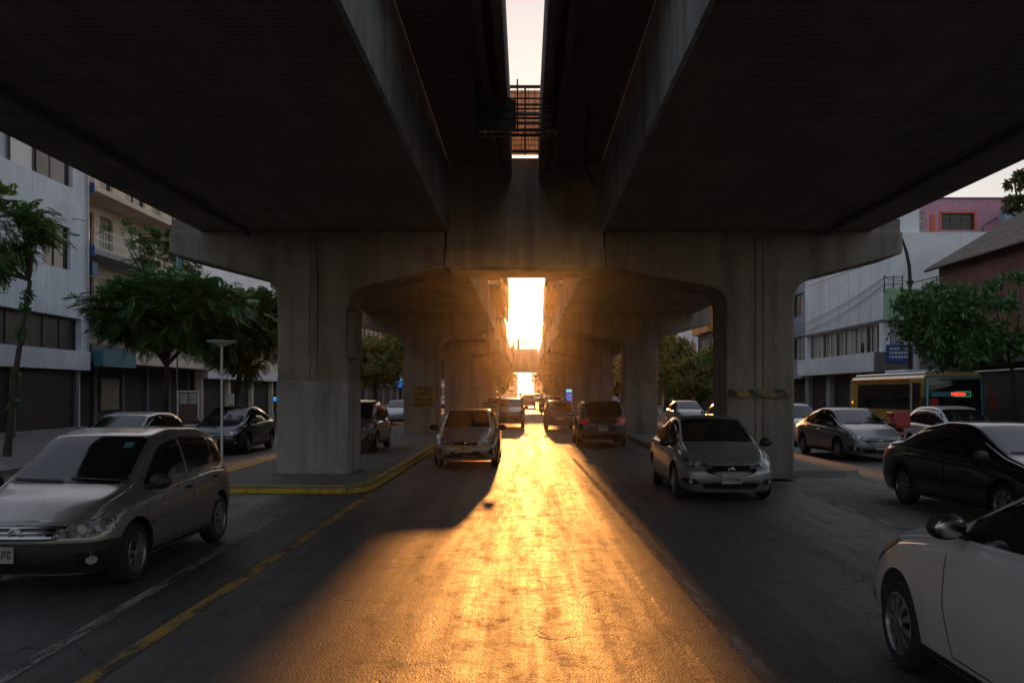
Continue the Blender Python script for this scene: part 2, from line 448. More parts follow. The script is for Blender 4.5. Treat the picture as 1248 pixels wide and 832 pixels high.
# ---------------------------------------------------------------- the elevated road
via = thing('elevated_road', 'long concrete elevated road on twin rows of piers over the street', 'viaduct', (0, 20, 0))
LX0, LX1, RX0, RX1 = -6.95, -1.68, 1.68, 7.4
def deck(y0, y1, gl, gr, lx=1.68, rx=1.68):
    LX1, RX0 = -lx, rx
    yy0, yy1 = y0, y1
    y0 = y0-.748 if y0 in (20.75, 40.7, 60.7, 80.7, 100.7) else y0; y1 = y1+.7 if round(y1,2) in (39.3, 59.3, 79.3, 99.3) else (y1+.748 if y1 == 19.25 else y1)
    d = MB()
    d.box(LX0, LX1, y0, y1, 5.35, 7.0); d.box(LX0, LX0+.22, y0, y1, 7.0, 7.95)
    obj('deck', d, M['conc_soffit'], via)
    d = MB()
    d.box(RX0, RX1, y0, y1, 5.35, 7.0); d.box(RX1-.22, RX1, y0, y1, 7.0, 7.95)
    obj('deck', d, M['conc_soffit'], via)
    y0, y1 = yy0, yy1
    for x0, x1 in ((LX1+.002, LX1+.062), (RX0-.062, RX0-.002)):    # board-marked web facing the slot
        wv = MB(); wv.box(x0, x1, y0, y1, 5.33, 6.74); obj('girder_web', wv, M['conc_web'], via)
    for a, b, e in ((LX1+.064, -gl, 1), (gr, RX0-.064, -1)):
        if b - a < .3: continue
        s = MB(); s.box(a, b, y0, y1, 6.75, 7.02)
        q = (b-.12, b) if e == 1 else (a, a+.12)
        s.box(q[0]-.001, q[1]+.001, y0, y1, 6.5, 7.55)
        q = (q[0]-.26, q[0]-.14) if e == 1 else (q[1]+.14, q[1]+.26)
        s.box(q[0], q[1], y0, y1, 6.60, 6.749)
        obj('inner_slab', s, M['conc_soffit'], via)
deck(-14, 10.2, 1.2, 1.2)  # slot kept wide out of view to let fill light under the deck
deck(10.202, 19.25, .28, .28)
deck(20.75, 39.3, .72, .85)
deck(40.7, 50, .9, 1.0)
deck(50.002, 59.3, 1.1, 1.15, lx=2.6, rx=1.95)  # webs set back from here so more sun reaches the road
deck(60.7, 79.3, 1.62, 1.48, lx=2.1, rx=1.9)
deck(80.7, 99.3, 1.4, 1.45)
deck(100.7, 121, 1.3, 1.4)
def curve(p0, p1, p2, n=8):
    return [((1-t)**2*p0[0]+2*t*(1-t)*p1[0]+t*t*p2[0], (1-t)**2*p0[1]+2*t*(1-t)*p1[1]+t*t*p2[1]) for t in [i/n for i in range(n+1)]]
def pier(yc, s, beam=False, xo=7.62):
    """s=-1 left, 1 right"""
    ci, ce = (3.78, 5.30)
    if s > 0: ci, ce, xo = 4.3, 5.76, 8.08
    pl = [(xo, 5.348), (xo, 4.87)] + curve((ce+.42, 4.38), (ce+.02, 4.28), (ce, 3.80)) + [(ce, 0.05), (ci, 0.05)] + curve((ci, 3.72), (ci-.01, 4.08), (ci-.36, 4.17)) + [(1.70, 4.58), (1.70, 5.348)]
    pl = [(s*a, b) for a, b in pl]
    p = MB(); p.prism(pl, yc-.72, yc+.72, 'y')
    o = obj('pier', p, M['conc'], via, bevel=.05)
    # vertical recess lines and the pale band painted on the lower shaft
    r = MB(); xm = s*(ci+ce)/2; zr = 2.16 if (yc == 20 and s < 0) else .05
    for yy in (yc-.722, yc+.722):
        e = .03 if yy < yc else -.03
    r.box(xm-.10, xm-.06, yc-.745, yc-.721, zr, 5.2); r.box(xm+.06, xm+.10, yc-.745, yc-.721, zr, 5.2)
    obj('pier_rib', r, M['conc'], o, world=False) if False else obj('pier_rib', r, M['conc'], via)
    c = MB(); a, b = sorted((s*ci, s*ce))
    c.box(a-.07, b+.07, yc-.80, yc+.80, .06, .30 if False else .16); obj('pier_foot', c, M['kerb'], via)
    # block seat on the outer tip
    t = MB(); a, b = sorted((s*(xo-.02), s*(xo-.62))); t.box(a, b, yc-.6, yc+.6, 5.35, 5.62); obj('bearing_block', t, M['conc'], via)
    return o
PIERS = {}
for yc in (-14.0, 20, 40, 60, 80, 100, 118.5):
    for s in (-1, 1):
        if yc < 0: continue
        PIERS[(yc, s)] = pier(yc, s)
# limewashed lower shaft of the nearest left pier
m = MB(); m.box(-5.304, -3.776, 19.255, 20.724, .17, 2.15); obj('limewash_band', m, M['conc_light'], PIERS[(20,-1)], bevel=0)
# hatched warning band round the nearest right pier
def mk_hazard():
    t = NT('hazard_band'); w = t.coord((1,1,1), rot=(0, radians(38), 0))
    wv = t.n('ShaderNodeTexWave', wave_type='BANDS', bands_direction='X'); wv.inputs['Scale'].default_value = .75; t.set(wv.inputs['Vector'], w)
    n = t.noise(t.coord(), 5, 5, .7)
    c = t.mix(t.ramp(wv.outputs['Fac'], [(.45, 0), (.55, 1)]), (.02,.02,.02), (.40,.21,.012))
    c = t.mix(t.ramp(n, [(.42, 0), (.6, .95)]), c, (.15,.135,.12))
    t.p(Base_Color=c, Roughness=.7); return t.m
m = MB(); m.box(4.36, 5.70, 19.20, 19.279, 1.80, 1.96); obj('warning_band', m, mk_hazard(), PIERS[(20,1)])
for k in range(9):
    yj = 3.2+k*4.0
    if 19.0 < yj < 21.2: continue
    for a, b in ((-6.9, -1.75), (1.75, 7.35)):
        m = MB(); m.box(a, b, yj, yj+.03, 5.338, 5.349); obj('joint_strip', m, M['conc'], via)
for xx in (-5.9, 6.4):
    m = MB(); m.tube([(xx, 2, 5.27), (xx, 19.2, 5.27)], .055, 10); obj('drain_pipe', m, M['pipe'], via, smooth=True)
# cross beams
for yc in (20, 118.5):
    b = MB(); top = 6.9 if yc == 20 else 7.55
    b.prism([(-1.676, top), (-1.676, 4.60), (-1.5, 4.52), (1.5, 4.52), (1.676, 4.60), (1.676, top)], yc-.735, yc+.735, 'y')
    if yc == 20:
        b.box(-1.70, 1.70, yc-.80, yc-.736, 4.56, 4.95)
    obj('cross_beam', b, M['conc_beam'] if yc == 20 else M['conc_light'], via, bevel=.02)
rl = MB()
for i in range(6):
    x = -1.6+i*.64; rl.box(x-.03, x+.03, 118.0, 118.06, 7.55, 8.7)
for z in (7.9, 8.3, 8.65): rl.box(-1.65, 1.65, 117.99, 118.07, z, z+.06)
obj('railing', rl, M['steel'], via)
rb = MB(); rb.box(-1.05, -.75, 118.1, 118.4, 7.55, 8.9); obj('control_box', rb, M['steel'], via)
# screen standing across the slot above the first cross beam
sc_ = thing('mesh_screen', 'dark metal grid screen standing across the slot above the first cross beam', 'screen', (0, 19.1, 6.9))
f_ = MB()
for x in (-.42, 0, .42): f_.box(x-.02, x+.02, 19.0, 19.05, 6.9, 8.35)
for z in (6.95, 7.55, 7.75, 8.31): f_.box(-.6, .6, 18.99, 19.06, z, z+.05)
for x in (-.58, .58): f_.box(x-.03, x+.03, 18.98, 19.07, 6.9, 8.36)
obj('frame', f_, M['steel'], sc_)
f_ = MB()
for i in range(12): f_.box(-.57, .57, 19.065, 19.075, 7.0+i*.11, 7.0+i*.11+.014)
for i in range(8): f_.box(-.5+i*.14, -.49+i*.14, 19.068, 19.078, 6.95, 8.3)
obj('grid', f_, M['steel'], sc_)
t = NT('frosted_sheet'); wv = t.n('ShaderNodeTexWave', wave_type='BANDS', bands_direction='X'); wv.inputs['Scale'].default_value = 6; t.set(wv.inputs['Vector'], t.coord())
cc = t.mix(t.ramp(t.noise(t.coord((3, 3, 1)), 3, 5, .7), [(.35, 0), (.7, 1)]), (.35, .27, .20), (.75, .66, .56))
t.p(Base_Color=cc, Roughness=.6); t.bump(wv.outputs['Fac'], .8, .02)
tr = t.n('ShaderNodeBsdfTranslucent'); t.set(tr.inputs['Color'], cc); mx = t.n('ShaderNodeMixShader'); mx.inputs[0].default_value = .7
t.set(mx.inputs[1], t.b.outputs[0]); t.set(mx.inputs[2], tr.outputs[0]); t.set(t.t.nodes['Material Output'].inputs['Surface'], mx.outputs[0])
f_ = MB(); f_.box(-.55, .55, 19.085, 19.1, 6.92, 8.28); obj('sheet', f_, t.m, sc_)
# platform slung under the slot
pf = thing('hanging_platform', 'dark steel maintenance platform slung under the slot between the decks', 'platform', (-.15, 14.3, 5.97))
m = MB(); m.box(-.73, .48, 14.0, 14.05, 5.95, 5.99); m.box(-.73, .48, 14.27, 14.32, 5.95, 5.99)
for i in range(13): m.box(-.73+i*.1, -.71+i*.1, 14.051, 14.269, 5.955, 5.985)
obj('grating', m, M['steel'], pf)
m = MB(); m.box(-.73, -.14, 14.01, 14.03, 5.99, 6.44); obj('cabinet', m, M['steel'], pf)
m = MB()
for x in (-.75, -.12, .49):
    for y in (13.985, 14.31): m.box(x-.012, x+.012, y-.012, y+.012, 5.99, 6.745)
for z in (6.14, 6.28, 6.44): m.box(-.75, .5, 13.98, 14.0, z, z+.022); m.box(-.75, .5, 14.30, 14.32, z, z+.022)
obj('guard_rail', m, M['steel'], pf)
# hose / cable hanging on the right slab
m = MB(); m.tube([(1.05, 15.2, 6.76), (1.07, 15.3, 6.55), (1.1, 16.5, 6.5), (1.25, 18.3, 6.45), (1.5, 19.2, 6.3)], .02)
tag(obj('cable', m, M['steel'], loc=(1.05,15.2,6.7)), 'black cable sagging under the right inner slab', 'cable')
m = MB(); m.tube([(-1.05, 19.17, 5.9), (-1.62, 19.18, 4.95)], .012)
tag(obj('conduit', m, M['galv'], loc=(-1.05,19.17,5.5)), 'thin slanting conduit on the face of the first cross beam', 'conduit')
# switch box on the near left pier
eb = thing('electrical_box', 'grey steel electrical box fixed to the inner side of the near left pier', 'electrical box', (-3.67, 19.3, 2.6))
m = MB(); m.box(-3.778, -3.56, 19.1, 19.7, 2.62, 3.6); obj('case', m, simple('box_paint', (.10,.085,.075), .6, var=.3), eb, bevel=.01)
m = MB(); m.box(-3.74, -3.60, 19.07, 19.10, 2.7, 3.52); obj('door', m, simple('box_door', (.12,.10,.09), .6, var=.3), eb, bevel=.01)
m = MB(); m.box(-3.79, -3.54, 19.08, 19.72, 3.6, 3.64); obj('lid', m, M['steel'], eb)
# stencilled notice on the second left pier
m = MB(); x0, x1 = X(504, 39.25), X(528, 39.25); z0, z1 = Zh(496, 39.25), Zh(470, 39.25)
nb = thing('stencilled_notice', 'yellow and black stencilled notice on the face of the second left pier', 'notice', ((x0+x1)/2, 39.25, z0))
m.box(x0, x1, 39.215, 39.22, z0, z1); obj('panel', m, simple('faded_yellow', (.30,.20,.04), .8, var=.5, scale=6), nb)
r = random.Random(5); m = MB()
for row in range(4):
    x = x0+.03; zt = z1-.05-row*(z1-z0)/4.05
    while x < x1-.06:
        ww = r.uniform(.05,.09); hh = (z1-z0)/4*.66
        m.box(x, x+.022, 39.205, 39.213, zt-hh, zt)
        if r.random() < .7: m.box(x+.022, x+ww, 39.205, 39.213, zt-.03, zt)
        if r.random() < .5: m.box(x+.022, x+ww, 39.205, 39.213, zt-hh*.5-.015, zt-hh*.5+.015)
        if r.random() < .5: m.box(x+ww-.02, x+ww, 39.205, 39.213, zt-hh, zt-.031)
        x += ww+.03
obj('lettering', m, simple('stencil_black', (.015,.014,.012), .8), nb)
# ---------------------------------------------------------------- buildings
class Plane:
    """u runs along the facade, v is height, d is depth behind the face"""
    def __init__(s, kind, c): s.k = kind; s.c = c
    def P(s, u, v, d):
        if s.k == 'L': return (s.c - d, u, v)
        if s.k == 'R': return (s.c + d, u, v)
        return (u, s.c + d, v)
    def box(s, mb, u0, u1, v0, v1, d0, d1, mi=0):
        a = s.P(u0, v0, d0); b = s.P(u1, v1, d1)
        mb.box(min(a[0],b[0]), max(a[0],b[0]), min(a[1],b[1]), max(a[1],b[1]), min(a[2],b[2]), max(a[2],b[2]), mi)
def wall(pl, parent, u0, u1, v0, v1, holes, mat, thick=.35, name='wall'):
    us = sorted({u0, u1} | {min(max(h[i], u0), u1) for h in holes for i in (0, 1)})
    mb = MB()
    for a, b in zip(us, us[1:]):
        if b - a < 1e-4: continue
        cuts = sorted([(h[2], h[3]) for h in holes if h[0] < (a+b)/2 < h[1]])
        v = v0
        for c0, c1 in cuts:
            if c0 > v + 1e-4: pl.box(mb, a, b, v, c0, 0, thick)
            v = max(v, c1)
        if v < v1 - 1e-4: pl.box(mb, a, b, v, v1, 0, thick)
    me = obj(name, mb, mat, parent)
    bm = bmesh.new(); bm.from_mesh(me.data); bmesh.ops.remove_doubles(bm, verts=bm.verts, dist=1e-4)
    inner = [f for f in bm.faces if all(len(e.link_faces) > 2 for e in f.edges)]
    bm.to_mesh(me.data); bm.free()
    return me
def window(pl, parent, u0, u1, v0, v1, nx=2, nv=1, fm='frame', gm='glass', d=.16, bar=.05, curtain=0, rr=R):
    f = MB()
    for i in range(nx+1):
        u = u0 + (u1-u0)*i/nx
        a, b = (u, u+bar) if i == 0 else ((u-bar, u) if i == nx else (u-bar/2, u+bar/2))
        pl.box(f, a, b, v0, v1, d-.03, d+.03)
    for j in range(nv+1):
        v = v0 + (v1-v0)*j/nv
        a, b = (v, v+bar) if j == 0 else ((v-bar, v) if j == nv else (v-bar/2, v+bar/2))
        pl.box(f, u0+.002, u1-.002, a, b, d-.027, d+.027)
    w = obj('window', f, M[fm], parent)
    g = MB(); pl.box(g, u0, u1, v0, v1, d+.01, d+.02)
    obj('pane', g, M[gm] if isinstance(gm, str) else gm, w)
    if curtain:
        c = MB(); n = nx
        for i in range(n):
            if rr.random() < curtain:
                a = u0+(u1-u0)*i/n; b = u0+(u1-u0)*(i+rr.uniform(.5,1))/n
                pl.box(c, a, b, v0+(v1-v0)*rr.choice([0,0,.4]), v1, d-.004, d+.006)
        if c.v: obj('curtain', c, M['curtain'], w)
    return w
def bld(name, label, cat, x, y, group=None): return thing(name, label, cat, (x, y, 0), 0, group)
def mass(b, x0, x1, y0, y1, z1, mat, z0=0, name='rear_wall'):
    m = MB(); m.box(x0, x1, y0, y1, z0, z1); return obj(name, m, mat, b)
rb_ = random.Random(11)
# --- A: big pale office block on the left
A = bld('office_building', 'pale blue grey office block at far left above dark shuttered ground floor', 'building', -20, 23)
pl = Plane('L', -20)
H = [(6, 39.9, 10.9, 12.9), (37.4, 39.7, 7.25, 9.1), (30.2, 33.0, 7.25, 9.1), (23, 26, 7.25, 9.1), (5.3, 40.7, 3.75, 5.2)]
wall(pl, A, 5, 41.3, 3.75, 14.5, H, M['white_wall'])
for i, (a, b) in enumerate([(6, 12), (12, 18), (18, 24), (24, 29), (29, 34.6), (35.3, 37.0), (37.2, 38.3), (38.3, 39.85)]):
    window(pl, A, a, b, 10.9, 12.9, 1 if i > 4 else 3, 1, 'frame', ['curtain','glass','curtain','glass','curtain','frame_w','curtain','glass'][i], .18)
window(pl, A, 37.4, 39.7, 7.25, 9.1, 2, 2, 'frame', 'glass'); window(pl, A, 30.2, 33, 7.25, 9.1, 2, 2); window(pl, A, 23, 26, 7.25, 9.1, 2, 2)
window(pl, A, 5.3, 40.7, 3.75, 5.2, 26, 1, 'frame', simple('smoked_glass', (.010,.010,.010), .5), .3, .06)
m = MB(); pl.box(m, 5, 41.28, 2.9, 3.74, -.12, .5); obj('fascia', m, M['white_wall'], A)
for i in range(7):
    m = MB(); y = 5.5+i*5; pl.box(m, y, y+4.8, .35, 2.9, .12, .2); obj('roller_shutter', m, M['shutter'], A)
for i in range(8):
    m = MB(); pl.box(m, 5.3+i*5-.1 if i else 5.0, 5.3+i*5+.15, .0, 2.899, 0, .4); obj('pillar', m, M['dgrey_wall'], A)
m = MB(); pl.box(m, 5, 41.3, 0, .35, .02, .6); obj('plinth', m, M['grey_wall'], A)
mass(A, -34, -20.36, 5, 41.3, 14.45, M['white_wall'], name='core'); 
m = MB(); m.tube([(-19.9, 41.1, 3.8), (-19.9, 41.1, 14)], .05); obj('downpipe', m, M['galv'], A)
# --- B: balcony block
B = bld('apartment_building', 'cream apartment block with deep balconies behind the feathery trees', 'building', -21.2, 49)
pl = Plane('L', -21.3)
H = []
for z in (5.85, 9.0, 12):
    for (a, b) in ((42.3, 44.6), (45.2, 46.6), (48.0, 50.6), (51.6, 53), (54, 56)): H.append((a, b, z+.1, z+1.75))
wall(pl, B, 41.5, 57.4, 4.2, 14.3, H, M['cream'])
for i, h in enumerate(H): window(pl, B, *h, 2 if h[1]-h[0] > 1.6 else 1, 1, 'frame_w' if i % 3 == 1 else 'frame', 'curtain' if i % 4 == 1 else 'glass', curtain=.4)
for k, z in enumerate((5.35, 8.3, 11.2)):
    m = MB(); pl.box(m, 41.5, 57.4, z, z+.25, -1.5, .0); obj('balcony_slab', m, M['grey_wall'] if k < 2 else M['cream'], B)
    m = MB(); pl.box(m, 41.45, 41.499, z-.15, z+.35, -1.52, -.2); obj('slab_end', m, M['blue'], B)
for z in (5.6, 8.55):
    m = MB()
    for i in range(54): pl.box(m, 41.8+i*.29, 41.82+i*.29, z, z+.95, -1.42, -1.40)
    for q in (.06, .48, .93): pl.box(m, 41.7, 57.3, z+q, z+q+.04, -1.43, -1.39)
    obj('balcony_railing', m, M['frame_w'], B)
m = MB(); pl.box(m, 41.52, 42.2, 4.2, 14.3, -.8, -.001); obj('side_fin', m, M['cream'], B)
m = MB(); pl.box(m, 42.35, 42.9, 7.45, 8.05, -1.0, -.5); obj('blue_box', m, M['blue'], B)
m = MB(); pl.box(m, 41.5, 57.4, 3.3, 4.15, -1.4, .3); obj('canopy', m, M['dgrey_wall'], B)
m = MB(); pl.box(m, 46, 57.39, 3.32, 4.17, -1.46, -1.41); obj('fascia', m, M['cream'], B)
m = MB(); pl.box(m, 41.5, 45, 3.1, 3.85, -1.9, -1.47); obj('awning_box', m, M['teal'], B)
for i in range(5):
    m = MB(); pl.box(m, 41.8+i*3.1, 44.6+i*3.1, .02, 3.28, .1, .2); obj('roller_shutter', m, M['shutter'], B)
for i in range(6):
    m = MB(); pl.box(m, 41.5+i*3.1, 41.78+i*3.1, 0, 3.29, -.02, .35); obj('pillar', m, M['dgrey_wall'], B)  # dark grey stands in for the shade under the canopy
m = MB(); pl.box(m, 45.4, 47.4, 1.0, 2.6, .02, .09); obj('pale_grille', m, mk_slats('grille', (.30,.24,.17), 1, 3), B)  # slats in a paler tan than the shutters
mass(B, -34, -21.66, 41.5, 57.4, 14.2, M['cream'], name='core')
def block(name, label, side, y0, y1, x, h, wallm, z1=3.3, rows=3, fm='frame', gm='glass', seed=1, lab_cat='building', shop='shutter', curtain=.35, bay=2.6, inset=.5, wh=1.5):
    r = random.Random(seed)
    b = bld(name, label, lab_cat, x, (y0+y1)/2)
    pl = Plane('L' if side < 0 else 'R', x)
    n = max(1, int((y1-y0)/bay)); sp = (y1-y0)/n
    fh = (h - .5 - z1)/max(1, rows); H = []
    for k in range(rows):
        for i in range(n):
            H.append((y0+sp*(i+.18), y0+sp*(i+.82), z1+fh*k+fh*.28, z1+fh*k+fh*.28+min(wh, fh*.6)))
    wall(pl, b, y0, y1, z1, h, H, M[wallm])
    for hh in H: window(pl, b, *hh, 2, 1, fm, gm, curtain=curtain, rr=r)
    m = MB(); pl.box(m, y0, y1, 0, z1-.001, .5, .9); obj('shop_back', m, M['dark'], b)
    for i in range(0, n+1, 2):
        m = MB(); pl.box(m, max(y0, y0+sp*i-.2), min(y1, y0+sp*i+.2), 0, z1-.002, .01, .499); obj('pillar', m, M[wallm], b)
    m = MB(); pl.box(m, y0, y1, z1-.5, z1-.003, -.35, -.001); obj('fascia', m, M[r.choice(['dgrey_wall','grey_wall','white_wall2'])], b)
    for i in range(0, n, 2):
        m = MB(); pl.box(m, y0+sp*i+.21, min(y1, y0+sp*(i+2))-.21, .02, z1-.51, .30, .36); obj('shop_front', m, M[shop], b)
    m = MB(); pl.box(m, y0-.05, y1+.05, h, h+.35, -.12, .6); obj('parapet', m, M[wallm], b)
    a, c = sorted((pl.P(0,0,.36)[0], pl.P(0,0,13)[0]))
    mass(b, a, c, y0, y1, h-.05, M[wallm], z0=0 if False else z1+.001, name='core')
    a, c = sorted((pl.P(0,0,.91)[0], pl.P(0,0,13)[0]))
    mass(b, a, c, y0, y1, z1-.001, M[wallm], name='core_base')
    return b
block('shop_building', 'low cream two storey shop building beyond the balcony block', -1, 57.6, 79, -20.6, 8.2, 'cream', rows=1, seed=3)
block('tower_building', 'tall white building seen left of the second pier above the trees', -1, 79.2, 108, -20.2, 15.5, 'white_wall2', rows=4, seed=4)
tb = bpy.data.objects['tower_building']
m = MB(); m.lathe([(.001,-.08),(.75,-.08),(.75,.08),(.001,.08)], (-19.0, 100, 10.3), 'y', 24); rs_ = obj('round_sign', m, M['frame_w'], tb)
m = MB(); m.lathe([(.001,-.09),(.55,-.09),(.55,-.082)], (-19.0, 100, 10.3), 'y', 24); obj('disc', m, M['frame_o'], rs_)
block('row_building', 'grey terraced building farther up the left side of the street', -1, 108.2, 150, -20.2, 11, 'grey_wall', rows=3, seed=5, bay=3.4)
block('row_building', 'pale terraced building last on the left side of the street', -1, 150.2, 236, -20.2, 12, 'white_wall', rows=3, seed=6, bay=6)
# --- right side
W = bld('corner_building', 'white and green corner block with a ribbon of windows and blue sign behind the bus', 'building', 18, 50)
pl = Plane('R', 18)
H = [(45.9, 57.6, 3.95, 5.45)]
wall(pl, W, 45.4, 58, 3.95, 5.5, H, M['white_wall2'], name='wall')
m = MB(); pl.box(m, 45.38, 58, 5.502, 11.2, -.0, .4); obj('clad_wall', m, M['rib_wall'], W)
for i in range(7):
    m = MB(); pl.box(m, 47.0+i*1.6, 47.03+i*1.6, 5.58, 8.6, -.006, -.0005); obj('cladding_joint', m, M['grey_wall'], W)
m = MB(); pl.box(m, 45.4, 58, 8.6, 8.64, -.006, -.0005); obj('cladding_joint', m, M['grey_wall'], W)
m = MB(); pl.box(m, 45.3, 58.02, 5.45, 5.56, -.06, -.003); obj('drip_ledge', m, M['dgrey_wall'], W)
for i in range(5): window(pl, W, 45.95+i*2.33, 45.95+(i+1)*2.33-.12, 3.95, 5.45, 3, 1, 'frame_w', 'glass', d=.2, curtain=.55)
m = MB(); pl.box(m, 45.3, 58, 2.95, 3.94, -.5, .4); obj('fascia', m, M['white_wall2'], W)
for i in range(3):
    m = MB(); pl.box(m, 46.2+i*4, 49.4+i*4, .02, 2.94, .3, .38); obj('roller_shutter', m, M['shutter'], W)
for i in range(4):
    m = MB(); pl.box(m, 45.45+i*4.0, 46.15+i*4.0, 0, 2.945, .05, .6); obj('pillar', m, M['grey_wall'], W)
fp = Plane('F', 45.4)
m = MB(); fp.box(m, 18.4, 27, 5.5, 9.95, .0, .4); obj('gable_wall', m, M['white_wall2'], W)
m = MB(); fp.box(m, 18.02, 23.0, 5.50, 7.05, -.5, -.003); obj('green_panel', m, M['green_panel'], W)
m = MB(); fp.box(m, 18.4, 27, 3.95, 5.498, .0, .4); obj('side_wall', m, M['grey_wall'], W)
m = MB(); fp.box(m, 17.5, 27, 2.95, 3.92, -.45, -.102); obj('side_fascia', m, M['dgrey_wall'], W)
sg = MB(); fp.box(sg, X(1080, 44.9), X(1112, 44.9), Zh(441, 44.9), Zh(420, 44.9), -.52, -.455); so_ = obj('shop_sign', sg, M['blue'], W)
sl = MB(); r = random.Random(3)
for row in range(3):
    u = X(1084, 44.9)
    while u < X(1107, 44.9):
        l = r.uniform(.05, .14); fp.box(sl, u, u+l, Zh(426+row*5, 44.9), Zh(424+row*5, 44.9)+.02, -.53, -.522); u += l+.04
obj('sign_lettering', sl, M['frame_w'], so_)
mass(W, 18.42, 30, 45.82, 58, 9.9, M['white_wall2'], name='core')
m = MB(); m.box(18.4, 20, 45.8, 58, 9.9, 11.2); obj('roof_box', m, M['white_wall2'], W)
m = MB()
for z in (6.95, 7.3, 7.65): m.tube([(17.9, 45.1, z), (18.9, 45.1, z)], .02)
for x in (17.95, 18.4, 18.85): m.tube([(x, 45.1, 6.9), (x, 45.1, 7.75)], .03)
obj('wire_bracket', m, M['steel'], W)
PK = bld('rooftop_house', 'pink rooftop storey with orange framed window above the white gable', 'building', 24, 50)
fp = Plane('F', 50)
wx0, wx1, wz0, wz1 = X(1147,50), X(1187,50), Zh(283,50)+.12, Zh(260,50)
wall(fp, PK, X(1098,50), X(1232,50), 10.4, 12.6, [(wx0, wx1, wz0, wz1), (X(1116,50), X(1128,50), 10.9, 11.9)], M['pink'])
window(fp, PK, wx0, wx1, wz0, wz1, 3, 3, 'frame', 'glass')
m = MB()
for a in ((wx0-.12, wx0, wz0, wz1), (wx1, wx1+.12, wz0, wz1), (wx0-.12, wx1+.12, wz1, wz1+.1)): fp.box(m, *a, -.04, .1)
obj('window_surround', m, M['frame_o'], PK)
window(fp, PK, X(1116,50), X(1128,50), 10.9, 11.9, 1, 2, 'frame_w', 'curtain')
m = MB(); fp.box(m, X(1134,50), X(1139,50), 10.7, 11.7, -.06, -.002); obj('orange_panel', m, M['frame_o'], PK)
mass(PK, X(1098,50), X(1232,50), 50.36, 57, 12.55, M['pink'], z0=9.95, name='core')
m = MB(); fp.box(m, X(1098,50)-.05, X(1233,50), 12.6, 12.68, -.08, .4); obj('coping', m, M['dgrey_wall'], PK)
m = MB(); m.box(X(1223,49), X(1228,49), 48.8, 49.4, 10.4, 11.9); m.box(X(1228,49)+.003, X(1245,49), 48.85, 49.4, 10.4, 12.0)
BX = obj('water_tank', m, [M['blue_wall']], PK)
m = MB(); m.tube([(X(1200,49.5), 49.7, 10.4), (X(1200,49.5), 49.7, 11.0), (X(1218,49.5), 49.7, 11.5)], .03); obj('vent_pipe', m, M['steel'], PK)
# brick house with tiled roof
BH = bld('brick_house', 'dark red brick house with a weathered tiled roof at far right', 'house', 17, 31)
pl = Plane('R', 17.05)
m = MB(); pl.box(m, 24, 37.2, 0, 7.05, 0, .35); obj('wall', m, M['brick'], BH)
m = MB(); m.prism([(17.41, 0), (25, 0), (25, 7.1), (21.2, 9.4), (17.41, 7.15)], 36.8, 37.2, 'y'); obj('gable_wall', m, M['brick'], BH)
m = MB(); m.prism([(16.65, 7.02), (21.2, 9.72), (25.6, 7.1), (25.6, 6.96), (21.2, 9.56), (16.65, 6.88)], 23.6, 37.55, 'y'); obj('roof', m, M['tiles'], BH)
m = MB(); m.tube([(16.63, 23.6, 6.93), (16.63, 37.5, 6.93)], .06); obj('gutter', m, M['steel'], BH)
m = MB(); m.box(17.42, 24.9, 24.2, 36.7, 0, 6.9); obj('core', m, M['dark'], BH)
m = MB(); pl.box(m, 24, 36, 2.95, 3.1, -.55, -.002); obj('ledge', m, M['dgrey_wall'], BH)
FN = thing('sheet_fence', 'dark corrugated sheet fence with a pale top rail at the right edge', 'fence', (16.3, 29, 0))
m = MB(); m.box(16.28, 16.33, 22, 37, .14, 2.62); obj('sheeting', m, M['fence_sheet'], FN)
m = MB(); m.tube([(16.2, 22, 2.72), (16.2, 37, 2.60)], .035); obj('top_rail', m, M['galv'], FN)
for i in range(7):
    m = MB(); m.box(16.34, 16.42, 22.2+i*2.4, 22.3+i*2.4, .14, 2.6); obj('post', m, M['steel'], FN)
b = block('narrow_building', 'narrow blue grey building with downpipe beside the white corner block', 1, 58.3, 70, 18.2, 9.5, 'blue_wall', rows=2, seed=8, bay=3.5)
m = MB(); m.tube([(17.9, 61.5, .1), (17.9, 61.5, 9.0)], .13, 10); obj('downpipe', m, M['white_wall2'], b)
b = block('dark_building', 'dark grey building with orange edge and large windows right of the road', 1, 74, 92, 17.6, 16, 'dgrey_wall', rows=3, seed=9, bay=4.2, gm='glass', wh=2.4, fm='frame_w', curtain=.6, z1=3.6)
m = MB(); m.box(17.0, 17.59, 84, 92, 7.6, 11.6); obj('orange_bay', m, M['orange'], b)
m = MB(); m.box(17.0, 17.59, 74.5, 80, 11.8, 14.6); obj('white_bay', m, M['white_wall2'], b)
block('white_building', 'plain white building with a narrow slit of windows beyond the orange bay', 1, 92.3, 118, 17.8, 12, 'white_wall2', rows=1, seed=10, bay=8, curtain=0)
block('row_building', 'brown terraced building farther up the right side of the street', 1, 118.3, 160, 18, 12, 'cream', rows=3, seed=12, bay=4)
block('row_building', 'grey terraced building last on the right side of the street', 1, 160.3, 236, 18, 10, 'grey_wall', rows=3, seed=13, bay=6)
